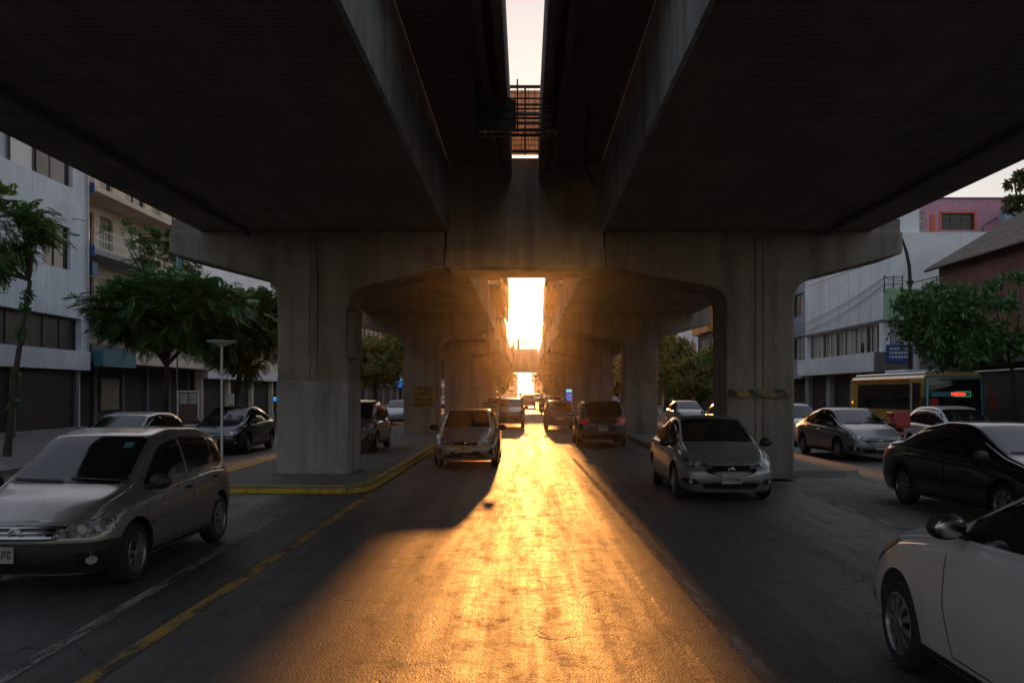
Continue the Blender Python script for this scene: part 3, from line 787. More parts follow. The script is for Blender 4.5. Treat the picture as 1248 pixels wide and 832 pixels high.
# closing the end of the street; two blocks made tall to shade side streets
for i, (a, b_, y, h, mt, lab) in enumerate([(-60, -9.5, 262, 34, 'cream', 'cream block at the far left street end, made tall to shade the side street'), (10.5, 60, 258, 34, 'grey_wall', 'grey block at the far right street end, made tall to shade the side street'), (-9, -2.5, 300, 7.5, 'white_wall', 'hazy white house at the far end of the road, left of centre'), (3, 10, 305, 6.5, 'cream', 'hazy cream house at the far end of the road, right of centre')]):
    e = bld('distant_building', lab, 'building', (a+b_)/2, y)
    fp = Plane('F', y); H = []
    n = int((b_-a)/3)
    for k in range(2 if h < 20 else 9):
        for j in range(n): H.append((a+.9+j*3, a+2.1+j*3, 1.2+k*3, 2.7+k*3))
    wall(fp, e, a, b_, 0, h, H, M[mt])
    for hh in (H if h < 20 else H[::2]): window(fp, e, *hh, 1, 1)
    mass(e, a, b_, y+.36, y+8, h-.05, M[mt], name='core')
# ---------------------------------------------------------------- trees
def leaf_mesh(centres, seed, kind='frond', size=.35, n=10):
    """centres: (point, outward dir, scale). kind frond = feathered leaves, tuft = broad pointed leaves"""
    r = random.Random(seed); mb = MB()
    for c, d, s in centres:
        c = Vector(c); d = Vector(d)
        ax = (d + Vector((r.uniform(-.8,.8), r.uniform(-.8,.8), r.uniform(-.75,.35)))).normalized()
        side = ax.cross(Vector((r.uniform(-.3,.3), r.uniform(-.3,.3), 1))).normalized(); up = side.cross(ax)
        if kind == 'frond':
            L = size*s*r.uniform(.7,1.3)
            for k in range(n):
                t = (k+.5)/n; droop = -t*t*.35*L
                b = c + ax*L*t + Vector((0,0,droop)); ll = L*.34*sin(pi*(t*.85+.12)); w = L*.045
                for sg in (-1, 1):
                    e = b + side*sg*ll + ax*ll*.35 + up*r.uniform(-.05,.05)*L + Vector((0,0,-ll*.25))
                    mb.add([b-ax*w, (b+e)/2-ax*w*1.2, e, (b+e)/2+ax*w*1.6, ], [(0,1,2,3)])
        else:
            for k in range(n):
                a = 2*pi*k/n + r.uniform(-.4,.4); L = size*s*r.uniform(.6,1.25)
                dd = (side*cos(a) + up*sin(a) + ax*r.uniform(.15,.9)).normalized()
                sd = dd.cross(Vector((r.uniform(-1,1), r.uniform(-1,1), r.uniform(.2,1)))).normalized()*L*.2
                o = c + dd*L*.12; q = Vector((0,0,-L*.12))
                mb.add([o, o+dd*L*.5-sd, o+dd*L+q, o+dd*L*.5+sd], [(0,1,2,3)])
    return mb
def crown_points(lobes, count, seed, hollow=.55, shrink=1.0):
    r = random.Random(seed); out = []
    vol = [l[3]*l[4]*l[5] for l in lobes]; tot = sum(vol)
    # sub-clumps make light and dark masses with gaps between them
    for l, v in zip(lobes, vol):
        n = int(count*v/tot); nc = max(5, int(n/26)); cl = []
        for _ in range(nc):
            while True:
                p = Vector((r.uniform(-1,1), r.uniform(-1,1), r.uniform(-1,1)))
                if hollow < p.length < 1: break
            cl.append((p, r.uniform(.10,.36)))
        for _ in range(n):
            p, rad = r.choice(cl)
            q = p + Vector((r.gauss(0,rad), r.gauss(0,rad), r.gauss(0,rad*.7)))*.75
            w = Vector((l[0]+q.x*l[3], l[1]+q.y*l[4], l[2]+q.z*l[5]))
            out.append((w, Vector((q.x, q.y, q.z*.7+.15)).normalized() if q.length > .01 else Vector((0,0,1)), r.uniform(.7,1.2)))
    return out
def tree(name, label, base, lobes, trunk_r, count, leafm, kind='frond', size=.4, n=8, seed=1, group=None, lean=(0,0), fork=None, stems=1, limbs=9):
    r = random.Random(seed)
    t = thing(name, label, 'tree', base, 0, group)
    B = Vector(base); cz = min(l[2]-l[5]*.5 for l in lobes)
    mid = Vector((sum(l[0] for l in lobes)/len(lobes), sum(l[1] for l in lobes)/len(lobes), 0))
    fk = Vector((B.x+lean[0], B.y+lean[1], fork if fork else B.z+(cz-B.z)*.75))
    tr = MB(); path = []; rad = []
    for i in range(7):
        q = i/6; p = B.lerp(fk, q); p.x += sin(q*5+seed)*.05*trunk_r*8; p.y += cos(q*4+seed)*.03
        path.append(p); rad.append(trunk_r*(1.35-.55*q) if i else trunk_r*1.7)
    tr.tube(path, rad, 9)
    obj('trunk', tr, M['bark'], t, smooth=True)
    tips = []
    lb = MB()
    for l in lobes:
        for k in range(max(2, limbs//len(lobes))):
            a = r.uniform(0, 2*pi); q = r.uniform(.3,.85)
            e = Vector((l[0]+cos(a)*l[3]*q, l[1]+sin(a)*l[4]*q, l[2]+r.uniform(-.3,.6)*l[5]))
            m1 = fk.lerp(e, .5) + Vector((r.uniform(-.3,.3), r.uniform(-.3,.3), r.uniform(-.5,.1)*l[5]*.6))
            pts = [fk.lerp(m1, s)*(1-s)+m1.lerp(e, s)*s for s in (0,.2,.4,.6,.8,1)]
            lb.tube(pts, [trunk_r*.62*(1-.85*s) for s in (0,.2,.4,.6,.8,1)], 6)
            for j in range(3):
                s0 = pts[r.randint(2,5)]; e2 = s0 + Vector((r.uniform(-1,1)*l[3]*.4, r.uniform(-1,1)*l[4]*.4, r.uniform(-.1,.5)*l[5]))
                lb.tube([s0, s0.lerp(e2,.5)+Vector((0,0,.05)), e2], [trunk_r*.2, trunk_r*.12, trunk_r*.05], 5)
    obj('limbs', lb, M['bark'], t, smooth=True)
    pts = crown_points(lobes, count, seed)
    obj('crown', leaf_mesh(pts, seed, kind, size, n), M[leafm], t, recalc=False)
    return t
LT = 'feathery green trees along the left pavement'
# near-left tree half out of the frame, on a slender leaning trunk with tufts
t0 = tree('feathery_tree', 'bright green feathery tree on a slender tufted trunk at the left edge', (X(8,25),25,.14), [(X(-6,25),25,6.55,1.15,1.4,1.0),(X(38,25),25,6.35,.6,.6,.45),(X(5,25),24.6,5.6,.8,.8,.45)], .07, 1000, 'leaf_mid', 'frond', .42, 9, 21, LT, lean=(.62,0), fork=5.0, limbs=12)
mb = leaf_mesh([((X(8,25)+.62*z/5+R.uniform(-.05,.05), 25+R.uniform(-.1,.1), z+.14), (R.uniform(-1,1),R.uniform(-1,1),.2), 1) for z in [R.choice([1.5,2.3,3.3,3.5,4.1,4.3,4.5])+R.uniform(-.12,.12) for _ in range(60)]], 5, 'tuft', .17, 5)
tt_ = obj('trunk_tufts', mb, M['leaf_dark'], t0, recalc=False)
tt_['kind'] = 'stuff'
tree('feathery_tree', 'broad dark feathery tree in front of the balcony block, nearest the noticeboard', (X(196,34),34,.14),
     [(X(178,34),34,4.95,1.7,1.8,1.05),(X(235,34),33.6,4.8,1.9,1.9,1.15),(X(152,34),33.6,5.0,1.0,1.2,.8),(X(205,34),34.4,5.6,1.5,1.5,.8)], .11, 4600, 'leaf_dark', 'frond', .5, 9, 22, LT, lean=(.2,0), fork=2.9, limbs=16)
tree('feathery_tree', 'dark feathery tree with forked black limbs beside the near left pier', (X(272,38),38,.14),
     [(X(300,38),38,4.6,1.7,1.9,1.35),(X(265,38),37.6,5.2,1.3,1.5,.9),(X(318,38),38,5.1,1.0,1.5,.9),(X(300,38),38.4,3.4,1.2,1.2,.6)], .14, 4400, 'leaf_dark', 'frond', .5, 9, 23, LT, lean=(.7,0), fork=2.7, limbs=16)
tree('feathery_tree', 'tall thin tree rising above the others before the balconies', (X(196,37),37.5,.14),
     [(X(200,37),37,7.0,.95,1.0,1.3),(X(216,37),37,8.0,.6,.7,.8),(X(150,37),37,8.4,.6,.5,.35)], .08, 640, 'leaf_dark', 'frond', .5, 9, 24, LT, fork=5.6, limbs=12)
tree('street_tree', 'rounded olive green tree between the two left piers', (X(458,62),62,.14),
     [(X(458,62),62,4.0,2.3,2.3,1.5),(X(440,62),62,4.6,1.5,1.5,1.0),(X(480,62),62,4.8,1.2,1.2,.9),(X(465,62),62,5.2,1.3,1.3,.7)], .16, 3000, 'leaf_mid', 'tuft', .28, 7, 25, 'trees along the left street farther on', limbs=12, fork=2.4)
for i, (px, y, h, lab) in enumerate([(515, 84, 4.6, 'dusty tree seen between the second and third left piers'), (548, 120, 5, 'small hazy tree far up the left pavement')]):
    tree('street_tree', lab, (X(px,y),y,.14), [(X(px,y),y,h,2.3,2.3,1.6),(X(px,y)-1,y,h+1,1.4,1.4,1.0),(X(px,y)+1,y+.5,h+.6,1.3,1.3,1.0)], .15, 800, 'leaf_olive', 'tuft', .45, 6, 30+i, 'trees along the left street farther on')
# right side
tree('broadleaf_tree', 'dark green broadleaf tree overhanging the bus beside the brick house', (15.95,29,.14),
     [(X(1150,28.4),28.6,4.35,1.15,1.2,1.0),(X(1195,28.4),28.4,3.95,1.25,1.2,.95),(X(1130,28.4),28.6,4.9,.75,.8,.6),(X(1232,28.4),28.4,5.0,.75,.6,.5),(X(1165,28.4),28.4,3.2,.95,.8,.5)], .07, 2000, 'leaf_dark', 'tuft', .22, 7, 41, None, lean=(-.5,-.3), fork=2.7, limbs=16)
tree('street_tree', 'bright green bushy tree in front of the dark grey building on the right', (X(850,60),60,.14),
     [(X(850,60),60,2.9,2.2,2,1.3),(X(873,60),60,3.5,1.6,1.6,1.4),(X(826,60),60,2.6,1.5,1.5,1.1),(X(885,60),60,3.2,1.2,1.2,1.3)], .16, 3200, 'leaf_mid', 'tuft', .28, 7, 42, 'trees along the right street', limbs=12, fork=1.8)
tree('street_tree', 'tall dark tree beside the second right pier', (X(812,82),82,.14),
     [(X(812,82),82,5.0,2.0,2.0,2.4),(X(820,82),82,6.2,1.5,1.5,1.5),(X(803,82),82,4,1.6,1.6,1.6)], .18, 1500, 'leaf_dark', 'tuft', .42, 7, 43, 'trees along the right street', fork=2.4)
tree('street_tree', 'hazy tree seen between the second and third right piers', (X(752,110),110,.14),
     [(X(752,110),110,5,2.5,2.5,2.2),(X(748,110),110,3.4,2.5,2.5,1.6)], .18, 800, 'leaf_dark', 'tuft', .5, 6, 44, 'trees along the right street', fork=2.4)
for i, (x, y, h, s, lab) in enumerate([(-5.2, 138, 3.4, 2.6, 'low dusty tree left of the road just beyond the far cross beam'), (5.6, 134, 4.2, 3.0, 'full dark tree right of the road just beyond the far cross beam'), (9.5, 152, 6, 3.2, 'large dark tree overhanging the road beyond the far cross beam'), (-9, 175, 5.5, 3.0, 'golden hazy tree left of the road beyond the far cross beam'), (6.5, 215, 6, 3.4, 'pale hazy tree right of the road near its far end'), (-7, 250, 6, 3.6, 'pale hazy tree left of the road near its far end')]):
    tree('distant_tree', lab, (x,y,.02), [(x,y,h,s,s,s*.75),(x-.4*s,y,h+.4*s,s*.6,s*.6,s*.5),(x+.45*s,y,h+.3*s,s*.6,s*.6,s*.5)], .25, 700, 'leaf_olive', 'tuft', .8, 6, 50+i, 'trees at the far end of the road', fork=h*.45)
tree('street_tree', 'dry brownish treetop showing above the tiled roof at the right edge', (X(1246,40),40,.14), [(X(1244,40),40,11.3,.55,.5,.4),(X(1232,40),40,10.2,.4,.4,.3),(X(1250,40),40,10.4,.5,.5,.4)], .14, 260, 'leaf_olive', 'tuft', .26, 6, 61, 'trees along the right street', fork=9.6, limbs=8)
# ---------------------------------------------------------------- vehicles
def lens_mat(name, a, b, s=40):
    t = NT(name); v = t.n('ShaderNodeTexVoronoi'); v.inputs['Scale'].default_value = s; t.set(v.inputs['Vector'], t.coord())
    n = t.noise(t.coord(), 14, 2)
    c = t.mix(t.ramp(n, [(.35, 0), (.65, 1)]), a, b)
    t.p(Base_Color=c, Metallic=.5, Roughness=.22, Coat_Weight=1, Coat_Roughness=.03)
    t.bump(v.outputs['Distance'], .4, .01); return t.m
M['lens'] = lens_mat('headlight_lens', (.10,.10,.105), (.40,.40,.40))
M['taillens'] = lens_mat('taillight_lens', (.30,.008,.006), (.50,.015,.01), 60)
M['taillens'].node_tree.nodes['Principled BSDF'].inputs['Emission Color'].default_value = (1,.03,.02,1)
M['taillens'].node_tree.nodes['Principled BSDF'].inputs['Emission Strength'].default_value = .03
M['glint_orange'] = lens_mat('orange_glint_lens', (.55,.20,.04), (.75,.40,.12), 50)  # orange of a sun glint put into the lens colour
M['lampw'] = simple('reflector', (.62,.62,.60), .25, .35, Coat_Weight=1)
M['trim'] = simple('black_trim', (.014,.014,.015), .55, var=.3, scale=6)
M['gloss'] = simple('gloss_black', (.008,.008,.009), .12)
M['seam'] = simple('panel_gap', (.004,.004,.004), .9)
M['chrome'] = simple('chrome', (.42,.42,.42), .2, 1)
M['tyre'] = simple('tyre_rubber', (.016,.016,.016), .8, var=.35, scale=12, bump=.3)
M['rim'] = simple('rim_alloy', (.33,.33,.34), .38, .8, var=.25, scale=8)
M['rim_dark'] = simple('wheel_black', (.012,.012,.012), .8)  # even near-black for brake discs and wheel arch linings
M['plate'] = simple('plate_white', (.30,.30,.285), .5, var=.15)
M['platey'] = simple('plate_yellow', (.45,.36,.16), .5, var=.15)
M['platek'] = simple('plate_print', (.03,.03,.035), .6)
M['carglass'] = None
def mk_carglass(name, tint):
    t = NT(name)
    t.p(Base_Color=tint, Roughness=t.mapr(t.noise(t.coord(), 3, 6, .7), .35, .75, .02, .14), IOR=1.52, Specular_IOR_Level=.7)
    return t.m
M['carglass'] = mk_carglass('car_glass', (.008,.010,.010))
M['cushion'] = simple('seat_grey', (.03,.028,.026), .9)

def gsmooth(pts, sig, n=240):
    """polyline y->value, corners rounded by a gaussian"""
    pts = sorted(pts); y0, y1 = pts[0][0], pts[-1][0]
    def f(y):
        if y <= y0: return pts[0][1]
        if y >= y1: return pts[-1][1]
        for (a, va), (b, vb) in zip(pts, pts[1:]):
            if a <= y <= b: return va + (vb-va)*(y-a)/(b-a) if b > a else va
    ks = [(-2,.06),(-1.33,.13),(-.67,.2),(0,.22),(.67,.2),(1.33,.13),(2,.06)]
    tab = []
    for i in range(n+1):
        y = y0+(y1-y0)*i/n
        v = 0
        for k, w_ in ks:
            q = y+k*sig
            if q < y0: v += w_*(2*pts[0][1]-f(2*y0-q))
            elif q > y1: v += w_*(2*pts[-1][1]-f(2*y1-q))
            else: v += w_*f(q)
        tab.append(v)
    def g(y):
        t = min(max((y-y0)/(y1-y0), 0), 1)*n; i = min(int(t), n-1)
        return tab[i]*(1-(t-i)) + tab[i+1]*(t-i)
    return g
CFG = dict(
 hatch=dict(L=3.95, W=1.66, H=1.50, wb=2.46, ax=-.02, wr=.30, zb=.20, top=[(-1.975,1.00),(-1.90,1.10),(-1.62,1.38),(-1.15,1.475),(-.35,1.50),(.25,1.43),(1.06,.96),(1.55,.86),(1.975,.70)],
   belt=[(-1.975,.92),(-1.0,.955),(.8,.875),(1.5,.80),(1.975,.64)], rearc=[(.15,-.12),(.45,0),(.62,0),(.95,-.10),(1.02,-.12)], frontc=[(.15,-.12),(.4,0),(.55,0),(.72,-.09)], roofw=.70, B=(-.28,-.2), C=-1.14, D=-1.55, A=.86, cowl=(1.02,.28), back='steep', spoke=10),
 sedan=dict(L=4.45, W=1.75, H=1.47, wb=2.62, ax=.03, wr=.315, zb=.19, top=[(-2.225,1.0),(-2.1,1.045),(-1.62,1.08),(-.98,1.36),(-.4,1.46),(.12,1.45),(.35,1.40),(1.18,1.00),(1.7,.88),(2.225,.68)],
   belt=[(-2.225,.90),(-1.2,.97),(.9,.89),(1.6,.80),(2.225,.62)], rearc=[(.15,-.12),(.45,0),(.7,0),(1.0,-.07)], frontc=[(.15,-.14),(.4,0),(.52,0),(.7,-.12)], roofw=.69, B=(-.08,0), C=-1.02, D=-1.42, A=.98, cowl=(1.13,.36), back='sedan', spoke=10),
 suv=dict(L=4.5, W=1.84, H=1.70, wb=2.65, ax=.03, wr=.35, zb=.26, top=[(-2.25,1.14),(-2.2,1.3),(-2.02,1.60),(-1.5,1.68),(-.4,1.70),(.25,1.63),(.98,1.18),(1.6,1.08),(2.25,.90)],
   belt=[(-2.25,1.05),(-1.2,1.12),(.8,1.04),(1.6,.98),(2.25,.82)], rearc=[(.2,-.10),(.5,0),(.85,0),(1.1,-.06),(1.45,-.22),(1.65,-.36)], frontc=[(.2,-.14),(.5,0),(.7,0),(.9,-.10)], roofw=.74, B=(-.2,-.1), C=-1.12, D=-1.9, A=.76, cowl=(.94,.3), back='steep', spoke=5),
)
CFG['citycar'] = dict(CFG['hatch'], L=3.95, W=1.70, H=1.48, spoke=7)
CFG['van'] = dict(CFG['suv'], H=1.78)
def scale_prof(c, L, H):
    kl = L/c['L']; kh = H/c['H']; q = dict(c)
    for k in ('top', 'belt'): q[k] = [(a*kl, b*kh) for a, b in c[k]]
    for k in ('rearc', 'frontc'): q[k] = [(a*kh, b) for a, b in c[k]]
    q.update(L=L, H=H, wb=c['wb']*kl, ax=c['ax']*kl, B=tuple(v*kl for v in c['B']), C=c['C']*kl, D=c['D']*kl, A=c['A']*kl, cowl=tuple(v*kl for v in c['cowl']))
    return q
def pl_lin(pts, z):
    pts = sorted(pts)
    if z <= pts[0][0]: return pts[0][1]
    for (a, va), (b, vb) in zip(pts, pts[1:]):
        if z <= b:
            t = (z-a)/(b-a); t = t*t*(3-2*t)*.5+t*.5
            return va+(vb-va)*t
    return pts[-1][1]
def crom(P, k):
    out = []
    for i in range(len(P)-1):
        p0, p1, p2, p3 = P[max(i-1,0)], P[i], P[i+1], P[min(i+2,len(P)-1)]
        for j in range(k):
            t = j/k
            out.append(tuple(.5*((2*b)+(-a+c)*t+(2*a-5*b+4*c-d)*t*t+(-a+3*b-3*c+d)*t**3) for a, b, c, d in zip(p0,p1,p2,p3)))
    out.append(P[-1]); return out
class Car:
    def __init__(s, name, label, cfg, loc, rotz, paint, cat='car', group=None, lod=0, L=None, H=None, W=None, **kw):
        c = CFG[cfg]
        c = scale_prof(c, L or c['L'], H or c['H']); c['W'] = W or c['W']; c.update(kw)
        s.c = c; s.lod = lod
        s.o = thing(name, label, cat, loc, rotz, group)
        s.paint = paint; s.hL = c['L']/2; s.hW = c['W']/2
        s.top = gsmooth(c['top'], .055); s.belt = gsmooth(c['belt'], .10)
        hl, hw = s.hL, s.hW
        s.w = gsmooth([(-hl, hw*.83), (-hl+.12, hw*.905), (-hl+.5, hw*.965), (-hl*.35, hw), (hl*.4, hw), (hl-.6, hw*.965), (hl-.16, hw*.88), (hl, hw*.78)], .07)
        s.body()
    def section(s, y):
        c = s.c; w = s.w(y); top = s.top(y); zb = c['zb']; sh = min(s.belt(y), top-.035)
        gh = top - sh; k = min(1, max(0, (gh-.04)/(.42))); k = k*k*(3-2*k)*.4+k*.6
        wt = w*.80*(1-k) + s.hW*c['roofw']*k
        mid = zb + (sh-zb)*.45
        e = .018+.04*k
        P = [(0, zb), (w*.5, zb), (w*.82, zb), (w*.925, zb+.025), (w*.968, zb+.10), (w*.992, mid-.08), (w, mid+.06), (w*.993, mid+(sh-mid)*.62), (w*.975, sh-.055), (w*.945, sh-.012)]
        b0 = w*.915
        P += [(b0, sh+.012+gh*.02), (b0+(wt-b0)*.36+.014*k, sh+gh*.36), (b0+(wt-b0)*.72+.014*k, sh+gh*.70), (wt+.012*k, top-e*1.5), (wt-.035, top-e*.55), (wt*.80, top-e*.22), (wt*.4, top-.004), (0, top)]
        s.wt = wt
        return P
    def warp(s, x, y, z):
        hl = s.hL; c = s.c
        if y > 0:
            t = max(0, (y-hl*.35)/(hl*.65)); q = t*t*t
            y = y + q*pl_lin(c['frontc'], z) - .20*t**3*(abs(x)/s.hW)**2.6
        else:
            t = max(0, (-y-hl*.35)/(hl*.65)); q = t*t*t
            y = y - q*pl_lin(c['rearc'], z) + .13*t**4*(abs(x)/s.hW)**3
        return (x, y, z)
    def body(s):
        c = s.c; hl = s.hL; n = 56 if s.lod == 0 else 34; k = 4 if s.lod == 0 else 2
        ys = []
        for i in range(n+1):
            t = i/n; y = -cos(pi*t)*hl*.35 + (2*t-1)*hl*.65; ys.append(y)
        rings = []
        for y in ys:
            half = crom(s.section(y), k)
            ring = [(-x, z) for x, z in half[::-1]][:-1] + half     # from top left round the bottom to top right
            rings.append([s.warp(x, y, z) for x, z in ring])
        mb = MB(); m = len(rings[0]); vs = [p for r_ in rings for p in r_]; fs = []
        for i in range(len(rings)-1):
            for j in range(m-1): fs.append((i*m+j, i*m+j+1, (i+1)*m+j+1, (i+1)*m+j))
        # closed caps: rows across between the left and right halves
        h = m//2
        for ring_i, y in ((0, ys[0]), (len(rings)-1, ys[-1])):
            base = len(vs); nx = 14; half = crom(s.section(y), k)
            rows = []
            for j, (x, z) in enumerate(half):
                row = []
                for q in range(nx+1):
                    if q == 0: row.append(ring_i*m + h - j)
                    elif q == nx: row.append(ring_i*m + h + j)
                    else:
                        xx = -x + 2*x*q/nx; vs.append(s.warp(xx, y, z)); row.append(len(vs)-1)
                rows.append(row)
            for a, b in zip(rows, rows[1:]):
                for q in range(nx):
                    fs.append((a[q], a[q+1], b[q+1], b[q]))
        mb.add(vs, fs)
        me = mb.mesh('body'); bm = bmesh.new(); bm.from_mesh(me)
        bmesh.ops.remove_doubles(bm, verts=bm.verts, dist=.0008)
        bmesh.ops.dissolve_degenerate(bm, edges=bm.edges, dist=.0005)
        bmesh.ops.recalc_face_normals(bm, faces=bm.faces)
        s.bvh = BVHTree.FromBMesh(bm); bm.to_mesh(me); bm.free()
        me.materials.append(s.paint); me.materials.append(M['rim_dark'])
        o = bpy.data.objects.new('body', me); COL.objects.link(o)
        cut = MB(); s.axles = (c['ax']+c['wb']/2, c['ax']-c['wb']/2)
        for ya in s.axles:
            for sg in (-1, 1):
                prof = [(.0001, sg*(s.hW-.27)), (c['wr']+.055, sg*(s.hW-.27)), (c['wr']+.055, sg*(s.hW+.1)), (.0001, sg*(s.hW+.1))]
                cut.lathe(prof, (0, ya, c['wr']+.01), 'x', 28 if s.lod == 0 else 18, mi=1)
        cm = cut.mesh('cut'); bm = bmesh.new(); bm.from_mesh(cm); bmesh.ops.remove_doubles(bm, verts=bm.verts, dist=.001)
        bmesh.ops.recalc_face_normals(bm, faces=bm.faces); bm.to_mesh(cm); bm.free()
        cm.materials.append(s.paint); cm.materials.append(M['rim_dark'])
        co_ = bpy.data.objects.new('cut', cm); COL.objects.link(co_)
        b = o.modifiers.new('b', 'BOOLEAN'); b.object = co_; b.operation = 'DIFFERENCE'; b.solver = 'EXACT'
        dg = bpy.context.evaluated_depsgraph_get(); ev = o.evaluated_get(dg)
        nm = bpy.data.meshes.new_from_object(ev, depsgraph=dg)
        o.modifiers.clear(); o.data = nm; bpy.data.objects.remove(co_)
        nm.shade_smooth(); nm.set_sharp_from_angle(angle=radians(42))
        o.parent = s.o; s.b = o
    # ---- things laid on the body
    def ray(s, o, d, off=.004):
        h = s.bvh.ray_cast(Vector(o), Vector(d).normalized())
        if h[0] is None: return None
        nrm = h[1]
        if nrm.dot(Vector(d)) > 0: nrm = -nrm
        return h[0] + nrm*off
    def grid(s, name, fn, nu, nv, mat, off=.004, parent=None):
        """fn(u,v)->(origin, dir)"""
        P = {}
        mb = MB(); idx = {}
        for i in range(nu+1):
            for j in range(nv+1):
                p = s.ray(*fn(i/nu, j/nv), off)
                if p is not None: idx[i,j] = len(mb.v); mb.v.append(tuple(p))
        for i in range(nu):
            for j in range(nv):
                q = [(i,j),(i+1,j),(i+1,j+1),(i,j+1)]
                if all(a in idx for a in q):
                    pts = [Vector(mb.v[idx[a]]) for a in q]
                    if max((pts[a]-pts[(a+1)%4]).length for a in range(4)) < .5:
                        mb.f.append(tuple(idx[a] for a in q)); mb.m.append(0)
        if not mb.f: return None
        return s.part(name, mb, mat, parent)
    def part(s, name, mb, mat, parent=None, smooth=True, bevel=0):
        o = obj(name, mb, mat, None, recalc=True, smooth=smooth, bevel=bevel)
        o.parent = parent or s.o; return o
    def poly(s, name, pts, frame, mat, off=.005, cell=.07, parent=None):
        """2D outline pts in frame (origin O, axes U, V, ray dir D) laid on the body"""
        O, U, V, D = frame
        bm = bmesh.new(); vs = [bm.verts.new((a, b, 0)) for a, b in pts]; bm.faces.new(vs)
        xs = [p[0] for p in pts]; zs = [p[1] for p in pts]
        if s.lod: cell *= 1.8
        for ax, lo, hi in ((0, min(xs), max(xs)), (1, min(zs), max(zs))):
            k = max(1, int((hi-lo)/cell))
            for i in range(1, k):
                q = lo+(hi-lo)*i/k
                co_ = (q,0,0) if ax == 0 else (0,q,0); no = (1,0,0) if ax == 0 else (0,1,0)
                bmesh.ops.bisect_plane(bm, geom=bm.verts[:]+bm.edges[:]+bm.faces[:], plane_co=co_, plane_no=no)
        bad = []
        for v in bm.verts:
            p = s.ray(O + U*v.co.x + V*v.co.y - D*2, D, off)
            if p is None: bad.append(v)
            else: v.co = p
        if bad: bmesh.ops.delete(bm, geom=bad, context='VERTS')
        if not bm.faces: bm.free(); return None
        me = bpy.data.meshes.new(name); bm.to_mesh(me); bm.free()
        me.materials.append(mat); me.shade_smooth()
        o = bpy.data.objects.new(name, me); COL.objects.link(o); o.parent = parent or s.o
        return o
    def frame_side(s, sg): return (Vector((sg*s.hW, 0, 0)), Vector((0, 1, 0)), Vector((0, 0, 1)), Vector((-sg, 0, 0)))
    def frame_front(s, e=1): return (Vector((0, e*s.hL, 0)), Vector((1, 0, 0)), Vector((0, 0, 1)), Vector((0, -e, 0)))
    def frame_corner(s, sg, e=1, k=.62):
        n = Vector((sg*k, e*sqrt(1-k*k), 0)); U = Vector((sg*n.y*e, -abs(n.x)*e, 0))
        return (Vector((sg*s.hW*.93, e*s.hL*.95, 0)), U, Vector((0,0,1)), -n)
    def line(s, name, pts, frame, wd, mat, off=.003, parent=None, closed=False):
        O, U, V, D = frame; mb = MB(); P = []
        seg = []
        for a, b in zip(pts, pts[1:]):
            L = sqrt((b[0]-a[0])**2+(b[1]-a[1])**2); k = max(1, int(L/.08))
            for i in range(k): seg.append((a[0]+(b[0]-a[0])*i/k, a[1]+(b[1]-a[1])*i/k))
        seg.append(pts[-1]); prev = None
        for i, p in enumerate(seg):
            a = seg[max(0,i-1)]; b = seg[min(len(seg)-1,i+1)]
            dx, dz = b[0]-a[0], b[1]-a[1]; l = sqrt(dx*dx+dz*dz) or 1; nx, nz = -dz/l*wd/2, dx/l*wd/2
            q0 = s.ray(O+U*(p[0]+nx)+V*(p[1]+nz)-D*2, D, off); q1 = s.ray(O+U*(p[0]-nx)+V*(p[1]-nz)-D*2, D, off)
            if q0 is None or q1 is None: prev = None; continue
            mb.v += [tuple(q0), tuple(q1)]; cur = len(mb.v)-2
            if prev is not None and (Vector(mb.v[prev])-q0).length < .25: mb.f.append((prev, prev+1, cur+1, cur)); mb.m.append(0)
            prev = cur
        if mb.f: return s.part(name, mb, mat, parent)
    # ---- standard fittings
    def glass(s, surround=True, sg_skip=(), tint='carglass', quarter=True):
        c = s.c; g = M[tint]; lo = s.lod
        y0, y1 = c['cowl'][1]+.0, c['cowl'][0]
        def top_fn(ya, yb, inset=.05):
            def fn(u, v):
                y = ya+(yb-ya)*v; s.section(y); x = (s.wt-inset)*(2*u-1)
                yy = s.warp(x, y, s.top(y))[1]
                return ((x, yy, 3), (0, 0, -1))
            return fn
        s.grid('windscreen_seal', top_fn(y0-.035, y1+.03, .03), 12 if not lo else 6, 8 if not lo else 4, M['gloss'], .002)
        ws = s.grid('windscreen', top_fn(y0, y1, .055), 14 if not lo else 6, 10 if not lo else 5, g, .005); s.ws = ws
        if c['back'] == 'sedan':
            ya, yb = c['top'][2][0]+.06, c['top'][3][0]-.02
            s.grid('rear_window', top_fn(ya, yb, .06), 12 if not lo else 6, 8 if not lo else 4, g, .005)
        elif c['back'] == 'steep':
            zt = s.top(-s.hL+.30)-.06 if c['H'] < 1.6 else s.top(-s.hL+.35)-.07; zl = s.belt(-s.hL)+.10
            w1 = s.hW*c['roofw']*.86; w0 = s.hW*.80
            s.poly('rear_window', [(-w0, zl), (w0, zl), (w0*.98, zl+.05), (w1, zt-.03), (w1-.05, zt), (-w1+.05, zt), (-w1, zt-.03), (-w0*.98, zl+.05)], s.frame_front(-1), g, .006)
        for sg in (-1, 1):
            def bounds(y):
                return s.belt(y)+.045+(0 if surround else .02), s.top(y)-.085-.02*(c['H']>1.6)-(0 if surround else .03)
            def fn_side(ya, yb, dz0=0, dz1=0, endr=0):
                def fn(u, v):
                    y = ya+(yb-ya)*u; a, b = bounds(y); b = max(b+dz1, a+dz0+.004)
                    return ((sg*3, y, a+dz0+(b-a-dz0)*v), (-sg, 0, 0))
                return fn
            A, B0, B1, Cc, D = c['A'], c['B'][1], c['B'][0], c['C'], c['D']
            n = 10 if not lo else 5
            if surround:
                s.grid('window_surround', fn_side(D-.03, A+.03, -.02, .022), 30 if not lo else 14, 4, M['gloss'], .0025)
